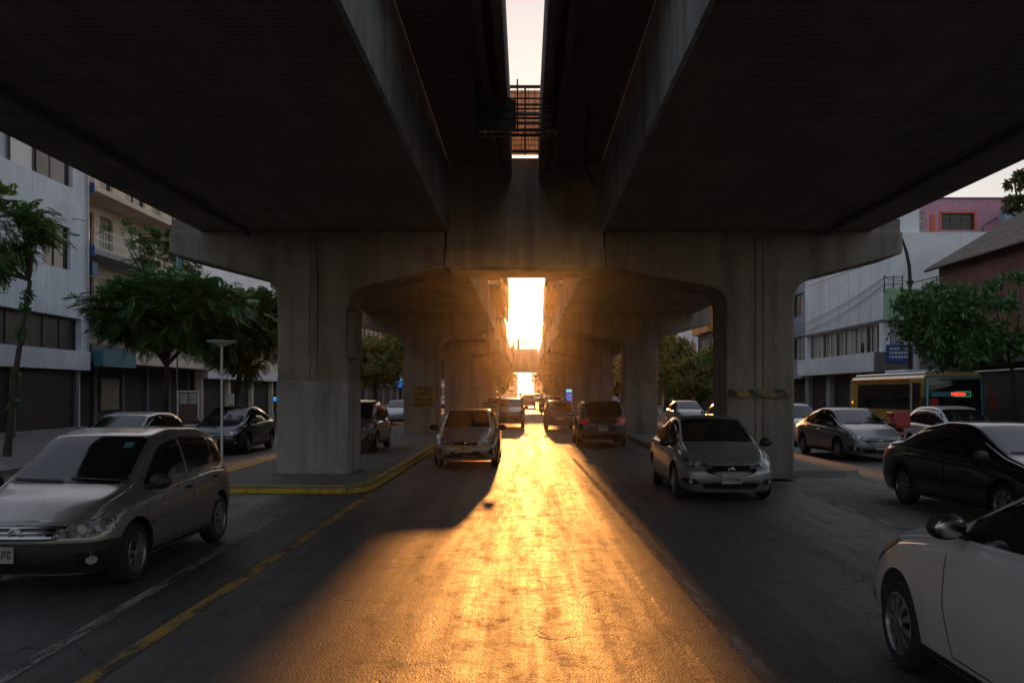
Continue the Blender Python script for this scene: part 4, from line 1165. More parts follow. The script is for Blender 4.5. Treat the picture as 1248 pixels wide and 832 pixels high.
            s.grid('side_window', fn_side(B0, A-.03), n, 5 if not lo else 3, g, .006)
            s.grid('side_window', fn_side(Cc, B1), n, 5 if not lo else 3, g, .006)
            if quarter and D < Cc-.1: s.grid('quarter_window', fn_side(D, Cc-.06, .0, -.01), 6, 4, g, .006)
    def doors(s, molding=False):
        c = s.c
        for sg in (-1, 1):
            fr = s.frame_side(sg); zb = c['zb']+.13
            A, B, Cc = c['A'], (c['B'][0]+c['B'][1])/2, c['C']
            bz = s.belt(B)+.02
            s.line('door_gap', [(A+.10, s.belt(A)-.0), (A+.13, .62), (A+.04, zb), (B, zb-.01), (B, bz)], fr, .009, M['seam'])
            ya = s.axles[1]
            s.line('door_gap', [(B, zb-.01), (max(Cc-.05, ya+c['wr']+.12), zb), (ya+c['wr']+.10, zb+.12), (Cc-.04, .66), (Cc-.02, s.belt(Cc)+.02)], fr, .009, M['seam'])
            s.line('sill_trim', [(s.axles[0]-c['wr']-.06, zb-.06), (s.axles[1]+c['wr']+.06, zb-.06)], fr, .05, M['trim'], .004)
            if molding: s.line('side_moulding', [(A+.02, .56), (Cc+.02, .585)], fr, .05, s.paint, .012)
            for yh in (B+.13, Cc+.12):
                p = s.ray((sg*3, yh, s.belt(yh)-.09), (-sg, 0, 0), .0)
                m = MB(); m.blob((p.x+sg*.016, p.y, p.z), (.016, .085, .018), 8, 6)
                s.part('door_handle', m, M['trim'] if molding else s.paint)
            # mirror
            ym = A-.02; p = s.ray((sg*3, ym, s.belt(ym)+.03), (-sg, 0, 0), 0)
            m = MB(); m.blob((p.x+sg*.13, p.y+.0, p.z+.075), (.12, .065, .08), 12, 8)
            m.tube([(p.x-sg*.01, p.y, p.z+.01), (p.x+sg*.08, p.y, p.z+.04)], .028, 6)
            mi = s.part('wing_mirror', m, M['trim'])
            m = MB(); m.blob((p.x+sg*.13, p.y-.060, p.z+.075), (.095, .012, .060), 12, 6)
            s.part('mirror_glass', m, M['chrome'], mi)
            s.poly('fuel_flap', [(s.axles[1]-.05+.075*cos(q*.5), .80+.075*sin(q*.5)) for q in range(0)], fr, s.paint) if False else None
    def wheels(s, spokes=None, rim='rim', steer=0):
        c = s.c; r = c['wr']; tw = .19; n = 40 if not s.lod else 20
        spokes = spokes or c['spoke']
        for ya in s.axles:
            for sg in (-1, 1):
                xc = sg*(s.hW-.035-tw/2)
                m = MB()
                m.lathe([(r*.66, -tw/2), (r*.86, -tw/2-.004), (r*.96, -tw/2+.02), (r, -tw/2+.045), (r, tw/2-.045), (r*.96, tw/2-.02), (r*.86, tw/2+.004), (r*.66, tw/2), (r*.66, -tw/2)], (xc, ya, r), 'x', n)
                wh = s.part('wheel', m, M['tyre'])
                xo = xc+sg*tw/2
                m = MB()
                m.lathe([(r*.67, sg*.002), (r*.64, sg*.006), (r*.61, -sg*.012), (r*.60, -sg*.06)], (xo, ya, r), 'x', n)
                for k in range(spokes):
                    a = 2*pi*k/spokes+.2; pairs = ((-.55, 1),) if False else ((0, 1),)
                    wdo = .30*r*(5/spokes)**.75; wdi = .17*r*(5/spokes)**.5
                    ca, sa = cos(a), sin(a); vs = []
                    for (rad, wd, dep) in ((r*.10, wdi, .0), (r*.4, wdi, .004), (r*.62, wdo, -.012)):
                        for (e, dd) in ((-1, 0), (1, 0), (1, -.03), (-1, -.03)):
                            vs.append((xo+sg*(dep+dd), ya+ca*rad-sa*e*wd/2, r+sa*rad+ca*e*wd/2))
                    fs = []
                    for i in range(2):
                        for j in range(4): fs.append((i*4+j, i*4+(j+1)%4, (i+1)*4+(j+1)%4, (i+1)*4+j))
                    m.add(vs, fs)
                m.lathe([(.0001, sg*.008), (r*.14, sg*.006), (r*.17, -sg*.01), (r*.17, -sg*.03)], (xo, ya, r), 'x', 16)
                s.part('rim', m, M[rim], wh)
                m = MB(); m.lathe([(.0001, -sg*.055), (r*.61, -sg*.055)], (xo, ya, r), 'x', n); s.part('brake_disc', m, M['rim_dark'], wh)
    def plate(s, e=1, z=.42, mat='plate', seed=1, w_=.34, h_=.15):
        dx = s.c.get('plate_dx', 0) if e > 0 else 0
        fr = s.frame_front(e)
        p = s.ray((0, e*5, z), (0, -e, 0), .012)
        if p is None: return
        m = MB(); yb = p.y; m.box(dx-w_/2, dx+w_/2, min(yb, yb+e*.012), max(yb, yb+e*.012), z-h_/2, z+h_/2)
        pl_ = s.part('number_plate', m, M[mat], smooth=False)
        r = random.Random(seed); m = MB(); x = -w_*.40; yy = yb+e*.0125
        while x < w_*.36:
            cw = w_*.095
            def bar(x0, x1, z0, z1): m.box(min(-e*(x+x0*cw), -e*(x+x1*cw))+dx, max(-e*(x+x0*cw), -e*(x+x1*cw))+dx, min(yy, yy+e*.002), max(yy, yy+e*.002), z+z0*h_, z+z1*h_)
            bar(0, .28, -.22, .26)
            if r.random() < .7: bar(.3, 1, .14, .26)
            if r.random() < .6: bar(.3, 1, -.22, -.11)
            if r.random() < .6: bar(.3, .9, -.03, .07)
            if r.random() < .5: bar(.75, 1, -.1, .13)
            x += cw*1.45
            if abs(x) < w_*.03: x += cw*.4
        s.part('plate_print', m, M['platek'], pl_, smooth=False)
        return pl_
    def emblem(s, e, z, kind='ring', r=.055):
        p = s.ray((0, e*5, z), (0, -e, 0), .02); m = MB()
        if kind == 'ring':
            pts = [(r*cos(t*pi/12), p.y, z+r*.8*sin(t*pi/12)) for t in range(25)]
            m.tube(pts, .007, 6); m.tube([(-r*.7, p.y, z+r*.25), (0, p.y, z+r*.5), (r*.6, p.y, z+r*.1), (r*.1, p.y, z-r*.1), (r*.5, p.y, z-r*.5), (-r*.6, p.y, z-r*.45)], .008, 6)
        else:
            y0, y1 = sorted((p.y-.004*e, p.y+.006*e))
            m.prism([(0, z+r*1.15), (r*.28, z+r*.25), (r*.85, z), (r*.28, z-r*.25), (0, z-r*1.15), (-r*.28, z-r*.25), (-r*.85, z), (-r*.28, z+r*.25)], y0, y1, 'y')
        return s.part('emblem', m, M['chrome'])
    def headlights(s, pts, k=.62, mat='lens', bulbs=True):
        for sg in (-1, 1):
            fr = s.frame_corner(sg, 1, k)
            o = s.poly('headlight', [(a, z) for a, z in pts] if True else pts, fr, M[mat], .007, .05)
            if o and bulbs:
                cx = sum(p[0] for p in pts)/len(pts); cz = sum(p[1] for p in pts)/len(pts)
                for du, rr_ in ((-.10, .040), (.03, .028)):
                    s.poly('reflector', [(cx+du+rr_*cos(t*pi/6), cz-.01+rr_*sin(t*pi/6)) for t in range(12)], fr, M['lampw'], .0095, .03, parent=o)
    def taillights(s, pts, k=.62):
        for sg in (-1, 1):
            s.poly('tail_light', pts, s.frame_corner(sg, -1, k), M['taillens'], .007, .06)
    def wipers(s):
        c = s.c; m = MB(); y = c['cowl'][0]+.01
        for x0, x1 in ((-.62, -.02), (.05, .55)):
            pts = []
            for t in range(7):
                x = x0+(x1-x0)*t/6; q = s.ray((x, y-.02-.035*t/6, 3), (0,0,-1), .018)
                if q: pts.append(tuple(q))
            if len(pts) > 2: m.tube(pts, .008, 5)
        if m.v: s.part('wiper', m, M['trim'])

def car_full(name, label, cfg, front_xy, rotz, paint, grille, hl, tl=None, **kw):
    pass
def front_a(s):
    """slim slatted grille between swept lamps"""
    h = s.c['H']/1.47; hw = s.hW/.875
    s.headlights([(-.42, .60*h), (-.36, .665*h), (-.10, .715*h), (.20, .80*h), (.25, .77*h), (.16, .69*h), (-.05, .61*h), (-.25, .575*h)])
    fr = s.frame_front(1)
    g = s.poly('grille', [(-.50*hw, .655*h), (-.40*hw, .52*h), (-.2*hw, .475*h), (.2*hw, .475*h), (.40*hw, .52*h), (.50*hw, .655*h), (.3*hw, .645*h), (0, .64*h), (-.3*hw, .645*h)], fr, M['gloss'], .006)
    for i, z in enumerate((.61, .565, .52)):
        q = .46-.05*i; s.line('grille_bar', [(-q*hw, z*h+.012), (-.12, z*h-.006), (.12, z*h-.006), (q*hw, z*h+.012)], fr, .012, M['chrome'] if i == 0 else M['steel'], .014, parent=g)
    s.emblem(1, .575*h)
    s.poly('lower_intake', [(-.50*hw, .345*h), (-.42*hw, .25*h), (.42*hw, .25*h), (.50*hw, .345*h), (.3*hw, .365*h), (-.3*hw, .365*h)], fr, M['trim'], .006)
    for sg in (-1, 1):
        fc = s.frame_corner(sg, 1, .5)
        f = s.poly('fog_recess', [(-.26, .36*h), (-.20, .42*h), (.06, .43*h), (.10, .39*h), (.0, .33*h), (-.2, .32*h)], fc, M['trim'], .006, .05)
        s.poly('fog_light', [(-.12+.035*cos(t*pi/6), .375*h+.035*sin(t*pi/6)) for t in range(12)], fc, M['lampw'], .010, .03, parent=f)
    s.line('bumper_gap', [(-.44*hw, .455*h), (-.2, .44*h), (.2, .44*h), (.44*hw, .455*h)], fr, .007, M['seam'])
def front_b(s):
    """V shaped grille with a star badge, fog lamps in big corner pockets"""
    h = s.c['H']/1.47; hw = s.hW/.85
    s.headlights([(-.40, .62*h), (-.36, .70*h), (-.06, .745*h), (.18, .79*h), (.20, .72*h), (.08, .635*h), (-.15, .585*h)])
    fr = s.frame_front(1)
    s.poly('grille', [(-.46*hw, .69*h), (-.30*hw, .60*h), (-.16*hw, .545*h), (.16*hw, .545*h), (.30*hw, .60*h), (.46*hw, .69*h), (0, .685*h)], fr, M['gloss'], .006)
    s.emblem(1, .635*h, 'star', .06)
    s.poly('lower_intake', [(-.52*hw, .30*h), (-.36*hw, .41*h), (-.24*hw, .445*h), (.24*hw, .445*h), (.36*hw, .41*h), (.52*hw, .30*h), (.46*hw, .27*h), (-.46*hw, .27*h)], fr, M['trim'], .006)
    for sg in (-1, 1):
        fc = s.frame_corner(sg, 1, .5)
        f = s.poly('fog_recess', [(-.22, .43*h), (-.12, .50*h), (.08, .51*h), (.10, .44*h), (.02, .36*h), (-.12, .35*h)], fc, M['trim'], .006, .05)
        s.poly('fog_light', [(-.04+.035*cos(t*pi/6), .435*h+.055*sin(t*pi/6)) for t in range(12)], fc, M['lampw'], .010, .03, parent=f)
def front_c(s, black=True):
    """broad two bar grille over a dark unpainted bumper"""
    h = s.c['H']/1.50; hw = s.hW/.83
    fr = s.frame_front(1)
    if black:
        for sg in (-1, 1):
            s.poly('bumper', [(-1.2, .20), (.46, .20), (.50, .56*h), (.2, .57*h), (-.2, .50*h), (-1.2, .50*h)] if False else [(-.95, .222), (.38, .222), (.41, .50*h), (.1, .512*h), (-.95, .512*h)], s.frame_corner(sg, 1, .6), M['trim'], .009, .06)
        s.poly('bumper_centre', [(-.74*hw, .222), (.74*hw, .222), (.74*hw, .512*h), (-.74*hw, .512*h)], fr, M['trim'], .007)
    s.headlights([(-.40, .55*h), (-.33, .665*h), (-.05, .705*h), (.14, .715*h), (.20, .68*h), (.15, .585*h), (-.1, .555*h)])
    g = s.poly('grille', [(-.44*hw, .66*h), (-.37*hw, .545*h), (-.15, .53*h), (.15, .53*h), (.37*hw, .545*h), (.44*hw, .66*h), (0, .665*h)], fr, M['gloss'], .010)
    for z, q in ((.645, .40), (.60, .37), (.56, .33)):
        s.line('grille_bar', [(-q*hw, z*h), (q*hw, z*h)], fr, .016, M['chrome'], .02, parent=g)
    s.emblem(1, .60*h, 'ring', .06)
    for sg in (-1, 1):
        s.poly('fog_recess', [(-.22,.28),(.06,.28),(.10,.42*h),(-.24,.42*h)], s.frame_corner(sg, 1, .5), M['seam'], .0105, .05)
        s.poly('fog_light', [(-.10+.05*cos(t*pi/6), .345*h+.04*sin(t*pi/6)) for t in range(12)], s.frame_corner(sg, 1, .5), M['lampw'], .012, .03)
    s.poly('lower_intake', [(-.35*hw, .33*h), (-.32*hw, .25*h), (.32*hw, .25*h), (.35*hw, .33*h)], fr, M['seam'], .012)
def rear_a(s, plate_z=.62, seed=1):
    h = s.c['H']/1.47; hw = s.hW/.875
    s.taillights([(-.34, .80*h), (-.30, .90*h), (.16, .92*h), (.24, .84*h), (.10, .76*h), (-.2, .75*h)])
    fr = s.frame_front(-1)
    s.plate(-1, plate_z*h, seed=seed)
    s.line('boot_gap', [(-.60*hw, .88*h), (-.56*hw, .55*h), (.56*hw, .55*h), (.60*hw, .88*h)], fr, .01, M['seam'])
    s.poly('bumper_insert', [(-.55*hw, .30*h), (.55*hw, .30*h), (.5*hw, .24*h), (-.5*hw, .24*h)], fr, M['trim'], .006)
    s.line('bumper_trim', [(-.74*hw, .47*h), (.74*hw, .47*h)], fr, .02, M['trim'], .008)
    s.emblem(-1, .80*h, 'ring', .045)
def standard(name, label, cfg, x, y, facing, paint, front=front_a, surround=True, molding=False, seed=1, group=None, lod=0, z=0, rot=0, rim='rim', platem='plate', plate_z=.42, **kw):
    """x,y: centre of the car; facing 'near' looks at the camera"""
    rz = (pi if facing == 'near' else 0) + radians(rot)
    s = Car(name, label, cfg, (x, y, z), rz, paint, group=group, lod=lod, **kw)
    s.glass(surround); s.doors(molding); s.wheels(rim=rim)
    if facing == 'near' or rot: front(s); s.plate(1, plate_z, platem, seed); s.wipers()
    elif facing == 'away_side': front(s)
    if facing != 'near': rear_a(s, .66 if cfg != 'suv' else .60, seed)
    else: rear_a(s, .66, seed+50)
    return s
P_ = mk_paint
TR = 'cars driving along the road under the viaduct'
PR = 'cars waiting on the side streets'
# near-left hatchback
h = standard('hatchback', 'dusty silver beige hatchback with black unpainted front bumper, nearest on the left', 'hatch', -4.68, 10.25, 'near', P_('beige_silver_paint', (.29,.272,.25), .6, .26, .35), front=front_c, surround=False, molding=True, seed=1, group=TR, platem='plate', plate_z=.41, plate_dx=.17)
h.poly('toll_sticker', [(-.42,1.30),(-.32,1.30),(-.32,1.35),(-.42,1.35)], h.frame_front(1), M['teal'], .008)
# hero silver sedan on the right lane
s1 = standard('sedan', 'silver sedan with slim slatted grille heading towards us in the right lane', 'sedan', 3.52, 17.6, 'near', P_('silver_paint', (.34,.345,.35), .6, .3, .3), seed=2, group=TR, W=1.76, L=4.45)
# centre-left sedan
s2 = standard('sedan', 'pale sedan with star badge and V shaped grille, backlit in the lane left of centre', 'sedan', -1.50, 24.6, 'near', P_('pale_bronze_paint', (.27,.265,.26), .45, .3, .3), front=front_b, seed=3, group=TR, W=1.70, L=4.2, platem='platey', plate_z=.50)
# dark SUV seen from behind
s3 = standard('sport_utility_car', 'black tall estate car seen from behind in the right lane', 'suv', 2.68, 33.2, 'away', P_('black_paint_a', (.015,.013,.013), .2, .25, .2), seed=4, group=TR, H=1.62, W=1.80)
# grey car ahead of it
s4 = standard('compact_car', 'grey hatchback seen from behind, just ahead of the black estate car', 'suv', 1.75, 47, 'away', P_('grey_paint_a', (.13,.12,.12), .4, .3, .3), seed=5, group=TR, lod=1, H=1.5, W=1.6, L=4.0)
s5 = standard('pickup_car', 'dark square fronted car coming towards us farthest in the left lane', 'suv', -.82, 50, 'near', P_('dark_bronze_paint', (.07,.055,.05), .4, .3, .3), front=front_b, seed=6, group=TR, lod=1, H=1.6, W=1.65, L=4.2)
# white car at the right edge, nose away from the camera
s6 = standard('hatchback', 'white hatchback cut off by the right edge with an orange sun glint coloured onto its headlamp', 'sedan', 3.42, 4.85, 'away', P_('white_paint_a', (.62,.60,.60), .0, .3, .3), seed=7, group=TR, W=1.78, L=4.5, surround=True, A=.50, cowl=(.78,.05), B=(-.62,-.54), C=-1.5, D=-1.9, top=[(-2.25,1.05),(-2.1,1.12),(-1.8,1.2),(-1.3,1.42),(-.8,1.52),(-.35,1.52),(-.05,1.47),(.82,1.07),(1.6,.94),(2.25,.74)], belt=[(-2.25,.98),(-1.2,1.06),(.6,1.0),(1.5,.88),(2.25,.68)])
front_a(s6)
s6.poly('painted_glint', [(.0,.64),(.08,.78),(.40,.86),(.66,.885),(.60,.82),(.36,.73),(.16,.64)], s6.frame_corner(-1,1,.9), M['glint_orange'], .010, .05)  # sun glint on the headlamp, painted as an orange patch
# black sedan right
s7 = standard('sedan', 'glossy black sedan on the right side road beside the drain cover', 'sedan', 7.42, 14.15, 'near', P_('black_paint_b', (.010,.010,.011), .1, .18, .25), seed=8, group=PR, W=1.78, L=4.6, H=1.46, rot=6)
# grey sedan right
s8 = standard('sedan', 'grey brown sedan on the right side road next to the near right pier', 'sedan', 9.55, 26.8, 'near', P_('grey_blue_paint', (.20,.20,.215), .5, .3, .3), seed=9, group=PR, W=1.76, L=4.6, rot=3)
s9 = standard('hatchback', 'small white car half hidden behind the grey sedan on the right side road', 'hatch', 10.1, 34.0, 'near', P_('white_paint_b', (.6,.6,.62), 0, .3, .3), front=front_b, seed=10, group=PR, lod=1)
s10 = standard('hatchback', 'white car beyond the black sedan with only its roof showing before the bus', 'hatch', 12.75, 26.8, 'near', P_('white_paint_c', (.6,.62,.64), 0, .3, .3), front=front_b, seed=11, group=PR, lod=1)
s10b = standard('sedan', 'dark car at the far right edge in front of the sheet fence', 'sedan', 15.0, 24.2, 'near', P_('dark_paint_c', (.02,.02,.024), .3, .3, .3), seed=12, group=PR, lod=1)
# left side street
s11 = standard('sedan', 'dark blue sedan on the left side street behind the white lamp post', 'sedan', -9.45, 29.4, 'near', P_('dark_blue_paint', (.018,.024,.034), .4, .22, .2), seed=13, group=PR, L=4.4, W=1.74, lod=0)
s12 = standard('hatchback', 'pale hatchback with only its roof and windows showing over the beige hatchback', 'hatch', -9.75, 22.3, 'near', P_('pale_silver_paint', (.46,.48,.50), .4, .3, .25), seed=14, group=PR, H=1.42, W=1.68, L=4.0)
s13 = standard('sport_utility_car', 'dark tan compact car half hidden behind the near left pier', 'hatch', -5.18, 27.9, 'near', P_('dark_paint_b', (.12,.095,.07), .4, .26, .3), front=front_b, seed=15, group=PR, z=.14, H=1.52, W=1.68)
s14 = standard('sedan', 'dark car with pale windscreen far along the left side street', 'sedan', -8.2, 47, 'near', P_('navy_paint', (.02,.03,.05), .3, .3, .3), seed=16, group=PR, lod=1)
s15 = standard('sedan', 'silver car beside the second left pier', 'sedan', -6.35+.2, 43.2, 'near', P_('silver_paint_b', (.40,.42,.44), .5, .3, .3), seed=17, group=PR, lod=1, H=1.35, z=.14, W=1.6, L=3.9) if False else standard('sedan', 'silver car on the left side street beside the second left pier', 'sedan', -7.75+.3, 54, 'near', P_('silver_paint_b', (.40,.42,.44), .5, .3, .3), seed=17, group=PR, lod=1)
# right side street beyond the silver sedan
s16 = standard('sedan', 'grey blue car beyond the silver sedan beside the second right pier', 'sedan', 8.9, 50, 'near', P_('steel_blue_paint', (.16,.19,.23), .4, .3, .3), seed=18, group=PR, lod=1)
s17 = standard('van', 'small white van seen past the silver sedan against the near right pier', 'suv', 8.75, 39.0, 'away', P_('white_paint_d', (.62,.63,.66), 0, .3, .25), seed=19, group=PR, lod=1, H=1.5, L=4.2, W=1.7)
# far traffic seen below the far cross beam
far = [(-2.6, 78, 'sedan', (.05,.05,.055), 'near', 'dark far car in the left lane beyond the motor scooter'), (2.9, 86, 'suv', (.30,.30,.32), 'away', 'pale far car in the right lane beyond the scooters'), (.4, 112, 'suv', (.35,.34,.33), 'near', 'silver far car in the middle of the road below the far cross beam'),
       (3.2, 118, 'sedan', (.08,.07,.07), 'near', 'dark far car right of the silver one below the far cross beam'), (-8.6, 74, 'suv', (.5,.5,.52), 'near', 'white far car on the left side street between piers'), (-9, 98, 'sedan', (.3,.05,.04), 'near', 'red brown far car on the left side street'),
       (9.3, 70, 'hatch', (.45,.45,.47), 'near', 'pale far car on the right side street between piers'), (9.2, 96, 'sedan', (.07,.08,.10), 'near', 'dark far car on the right side street between piers'), (1.9, 150, 'suv', (.4,.4,.4), 'near', 'hazy pale car at the far end of the road')]
for i, (x, y, cf, colr, fc, lab) in enumerate(far):
    standard({'sedan':'sedan','suv':'sport_utility_car','hatch':'hatchback'}[cf], lab, cf, x, y, fc, P_('far_paint', colr, .3, .3, .3), seed=30+i, group='distant cars', lod=1)
# ---------------------------------------------------------------- minibus
bus = thing('minibus', 'yellow and teal minibus with red lit route sign in front of the white corner block', 'bus', (14.3, 33.3, 0))
M['bus_yellow'] = mk_paint('bus_yellow', (.65,.36,.02), 0, .35, .35)
M['bus_white'] = mk_paint('bus_white', (.60,.62,.66), 0, .35, .25)
M['bus_teal'] = mk_paint('bus_teal', (.03,.32,.42), .1, .3, .25)
x0, x1, y0, y1 = 13.3, 15.3, 30.0, 36.8
def rbox(mb, x0, x1, y0, y1, z0, z1, r=.12, n=4):
    pts = []
    for cx, cz, a0 in ((x1-r, z1-r, 0), (x0+r, z1-r, 90), (x0+r*.4, z0+r*.4, 180), (x1-r*.4, z0+r*.4, 270)):
        rr = r if cz > (z0+z1)/2 else r*.4
        for i in range(n+1):
            a = radians(a0+90*i/n); pts.append((cx+rr*cos(a), cz+rr*sin(a)))
    mb.prism(pts, y0, y1, 'y')
m = MB(); rbox(m, x0, x1, y0+.12, y1, .38, 2.50, .16); obj('body', m, M['bus_yellow'], bus, smooth=True, bevel=.03)
m = MB(); m.add([(x0+.02,y0+.13,.36),(x1-.02,y0+.13,.36),(x1-.02,y0+.13,2.42),(x0+.02,y0+.13,2.42),(x0+.04,y0-.02,.36),(x1-.04,y0-.02,.36),(x1-.08,y0+.06,2.42),(x0+.08,y0+.06,2.42)], [(0,1,2,3),(4,5,6,7),(0,1,5,4),(1,2,6,5),(2,3,7,6),(3,0,4,7)])
obj('front_mask', m, M['bus_teal'], bus, bevel=.03)
m = MB(); rbox(m, x0+.10, x1-.10, y0+.25, y1-.25, 2.46, 2.60, .06); obj('roof', m, M['bus_white'], bus, smooth=True)
m = MB(); m.box(x0+.4, x1-.4, 32.5, 34.4, 2.60, 2.72); obj('roof_hatch', m, M['bus_white'], bus, bevel=.03)
m = MB(); m.box(x0-.012, x0+.05, y0+1.15, y1-.75, 1.30, 2.20); obj('window_band', m, M['gloss'], bus)
for i in range(4):
    a = y0+1.22+i*1.2; m = MB(); m.box(x0-.022, x0-.014, a, a+1.12, 1.34, 2.16); w_ = obj('window', m, M['carglass'], bus)
    m = MB(); m.box(x0-.032, x0-.023, a, a+1.12, 1.78, 1.81); m.box(x0-.032, x0-.023, a+.55, a+.58, 1.34, 1.779); obj('sliding_rail', m, M['steel'], w_)
m = MB(); m.box(x0-.014, x0+.05, y0+.35, y0+1.0, .50, 2.22); dr = obj('door', m, M['gloss'], bus)
m = MB(); m.box(x0-.03, x0-.016, y0+.98, y0+1.12, .5, 2.3); obj('door_pillar', m, M['bus_white'], dr)
m = MB(); m.box(x0-.02, x0-.003, y0+1.2, y1-.1, 2.28, 2.36); obj('orange_stripe', m, M['frame_o'], bus)
m = MB(); m.add([(x0+.13,y0-.030,1.12),(x1-.13,y0-.030,1.12),(x1-.17,y0+.030,2.34),(x0+.17,y0+.030,2.34),(x0+.13,y0-.010,1.12),(x1-.13,y0-.010,1.12),(x1-.17,y0+.050,2.34),(x0+.17,y0+.050,2.34)], [(0,1,2,3),(4,7,6,5),(0,4,5,1),(1,5,6,2),(2,6,7,3),(3,7,4,0)])
wsn = obj('windscreen', m, M['carglass'], bus)
m = MB(); m.box(x0+.20, x1-.55, y0-.016, y0-.008, 1.76, 1.92); rs = obj('route_board', m, M['bus_teal'], bus)
m = MB()
for a in ((x1-1.02, x1-.5, 1.755, 1.765), (x1-1.02, x1-.5, 1.925, 1.935), (x1-1.02, x1-1.01, 1.755, 1.935), (x1-.51, x1-.5, 1.755, 1.935)): m.box(a[0], a[1], y0-.026, y0-.018, a[2], a[3])
obj('sign_border', m, emis('green_led', (.10,.6,.25), .5), rs)
m = MB(); r = random.Random(9); x = x1-1.14
for ch in range(5):
    for (a, b, c, d) in ((0,.02,.02,.12),(0,.07,.11,.125),(.055,.075,.02,.12),(0,.07,.015,.03),(0,.07,.06,.075)):
        if r.random() < .72: m.box(x+a, x+b, y0-.028, y0-.019, 1.775+c*.95, 1.775+d*.95)
    x += .098
obj('route_digits', m, emis('red_led', (1,.05,.02), 1.6), rs)
m = MB(); m.box(x0+.12, x0+.42, y0-.034, y0-.026, 1.40, 1.70); obj('red_placard', m, simple('red_card', (.45,.02,.03), .6), bus)
for sg, xx in ((-1, x0), (1, x1)):
    m = MB(); m.tube([(xx, y0+.1, 2.1), (xx+sg*.12, y0-.18, 2.05), (xx+sg*.14, y0-.2, 1.75)], .015, 6); m.box(xx+sg*.14-.07, xx+sg*.14+.07, y0-.23, y0-.17, 1.38, 1.75)
    obj('wing_mirror', m, simple('red_plastic', (.30,.015,.02), .4) if sg > 0 else M['trim'], bus, bevel=.01)
    m = MB(); m.blob((xx-sg*.32, y0-.02, .78), (.13, .03, .09)); obj('headlight', m, M['lampw'], bus, smooth=True)
m = MB(); m.box(x0+.5, x1-.5, y0-.035, y0-.022, .70, .95); obj('grille', m, M['trim'], bus)
m = MB(); m.box(x0+.02, x1-.02, y0-.08, y0+.1, .34, .58); obj('bumper', m, M['trim'], bus, bevel=.03)
m = MB(); m.blob((x0-.01, y1-.15, 1.5), (.02,.03,.06)); obj('marker_light', m, emis('amber_lamp', (1,.35,.05), 1.5), bus)
for yy in (y0+.95, y1-1.3):
    for sg, xx in ((-1, x0+.14), (1, x1-.14)):
        m = MB(); m.lathe([(.001, -.13), (.26, -.13), (.40, -.11), (.42, 0), (.40, .11), (.26, .13), (.001, .13)], (xx, yy, .42), 'x', 24); wh = obj('wheel', m, M['tyre'], bus, smooth=True)
        m = MB(); m.lathe([(.001, sg*.13), (.1, sg*.14), (.14, sg*.10), (.24, sg*.12), (.25, sg*.135)], (xx, yy, .42), 'x', 20); obj('rim', m, M['rim'], wh, smooth=True)
# ---------------------------------------------------------------- posts, lamps, boards
lp = thing('lamp_post', 'slim white lamp post with a shallow dish head beside the near left pier', 'lamp post', (-6.35, 18.9, .13))
m = MB(); m.tube([(-6.35,18.9,.13),(-6.35,18.9,.45)], .045, 12); m.tube([(-6.35,18.9,.45),(-6.35,18.9,2.88)], .026, 12); obj('pole', m, M['white_metal'], lp, smooth=True)
m = MB(); m.lathe([(.03,0),(.06,.01),(.30,.10),(.305,.12),(.02,.135),(.001,.136)], (-6.35,18.9,2.86), 'z', 28); obj('lamp_head', m, M['white_metal'], lp, smooth=True)
m = MB(); m.lathe([(.09,0),(.09,.02),(.001,.021)], (-6.35,18.9,.128), 'z', 16); obj('base_plate', m, M['galv'], lp)
sl_ = thing('street_lamp', 'tall black street lamp with curved arm and camera boxes before the white corner block', 'street lamp', (16.22, 38, .14))
zt = Zh(287, 38); xa = X(1092, 38); xp = X(1109, 38)
m = MB(); m.tube([(xp,38,.14),(xp,38,1.2)], .11, 12); m.tube([(xp,38,1.2),(xp,38,4.6)], .075, 12); m.tube([(xp,38,4.6),(xp,38,6.6),(xp-.03,38,7.2),(xp-.15,38,7.8),(xp-.33,38,zt-.15),(xa+.05,38,zt)], [.085,.08,.075,.065,.05,.04], 12)
m.tube([(xp,38,6.45),(xp,38,6.6)], .14, 12); obj('pole', m, M['steel'], sl_, smooth=True)
m = MB(); m.blob((xa-.1, 38, zt+.02), (.26,.1,.055)); obj('lamp_head', m, M['steel'], sl_, smooth=True)
m = MB(); m.box(xp-.28, xp+.32, 37.75, 37.9, Zh(420,38), Zh(404,38)); obj('camera_box', m, M['white_metal'], sl_, bevel=.02)
m = MB(); m.lathe([(.001,-.12),(.13,-.1),(.16,0),(.16,.14),(.001,.14)], (xp+.3, 37.8, Zh(424,38)), 'z', 16); obj('dome_camera', m, M['gloss'], sl_, smooth=True)
m = MB(); m.tube([(xp+.22,37.9,Zh(450,38)),(xp+.22,37.9,Zh(424,38))], .12, 12); obj('conduit', m, M['white_metal'], sl_, smooth=True)
m = MB(); m.blob((xp+.1, 37.8, Zh(461,38)), (.34,.25,.28)); obj('junction_drum', m, M['galv'], sl_, smooth=True)
# wires
def wire(a, b, sag, label):
    a = Vector(a); b = Vector(b); m = MB()
    m.tube([a.lerp(b, t/14) - Vector((0,0,sag*4*(t/14)*(1-t/14))) for t in range(15)], .022, 5)
    tag(obj('overhead_wire', m, M['steel'], loc=tuple(a)), label, 'wire', 'wires on the right side')
wire((17.9, 45.1, 7.6), (17.8, 66, 6.2), .5, 'upper black wire from the wall bracket towards the near right pier')
wire((17.9, 45.1, 7.25), (17.8, 66, 5.9), .7, 'lower black wire from the wall bracket towards the near right pier')
wire((17.9, 45.1, 7.65), (xp, 38, 6.55), .05, 'short black wire between the wall bracket and the street lamp')
wire((xp, 38, 6.5), (17.2, 33, 6.9), .1, 'black wire from the street lamp to the brick house eaves')
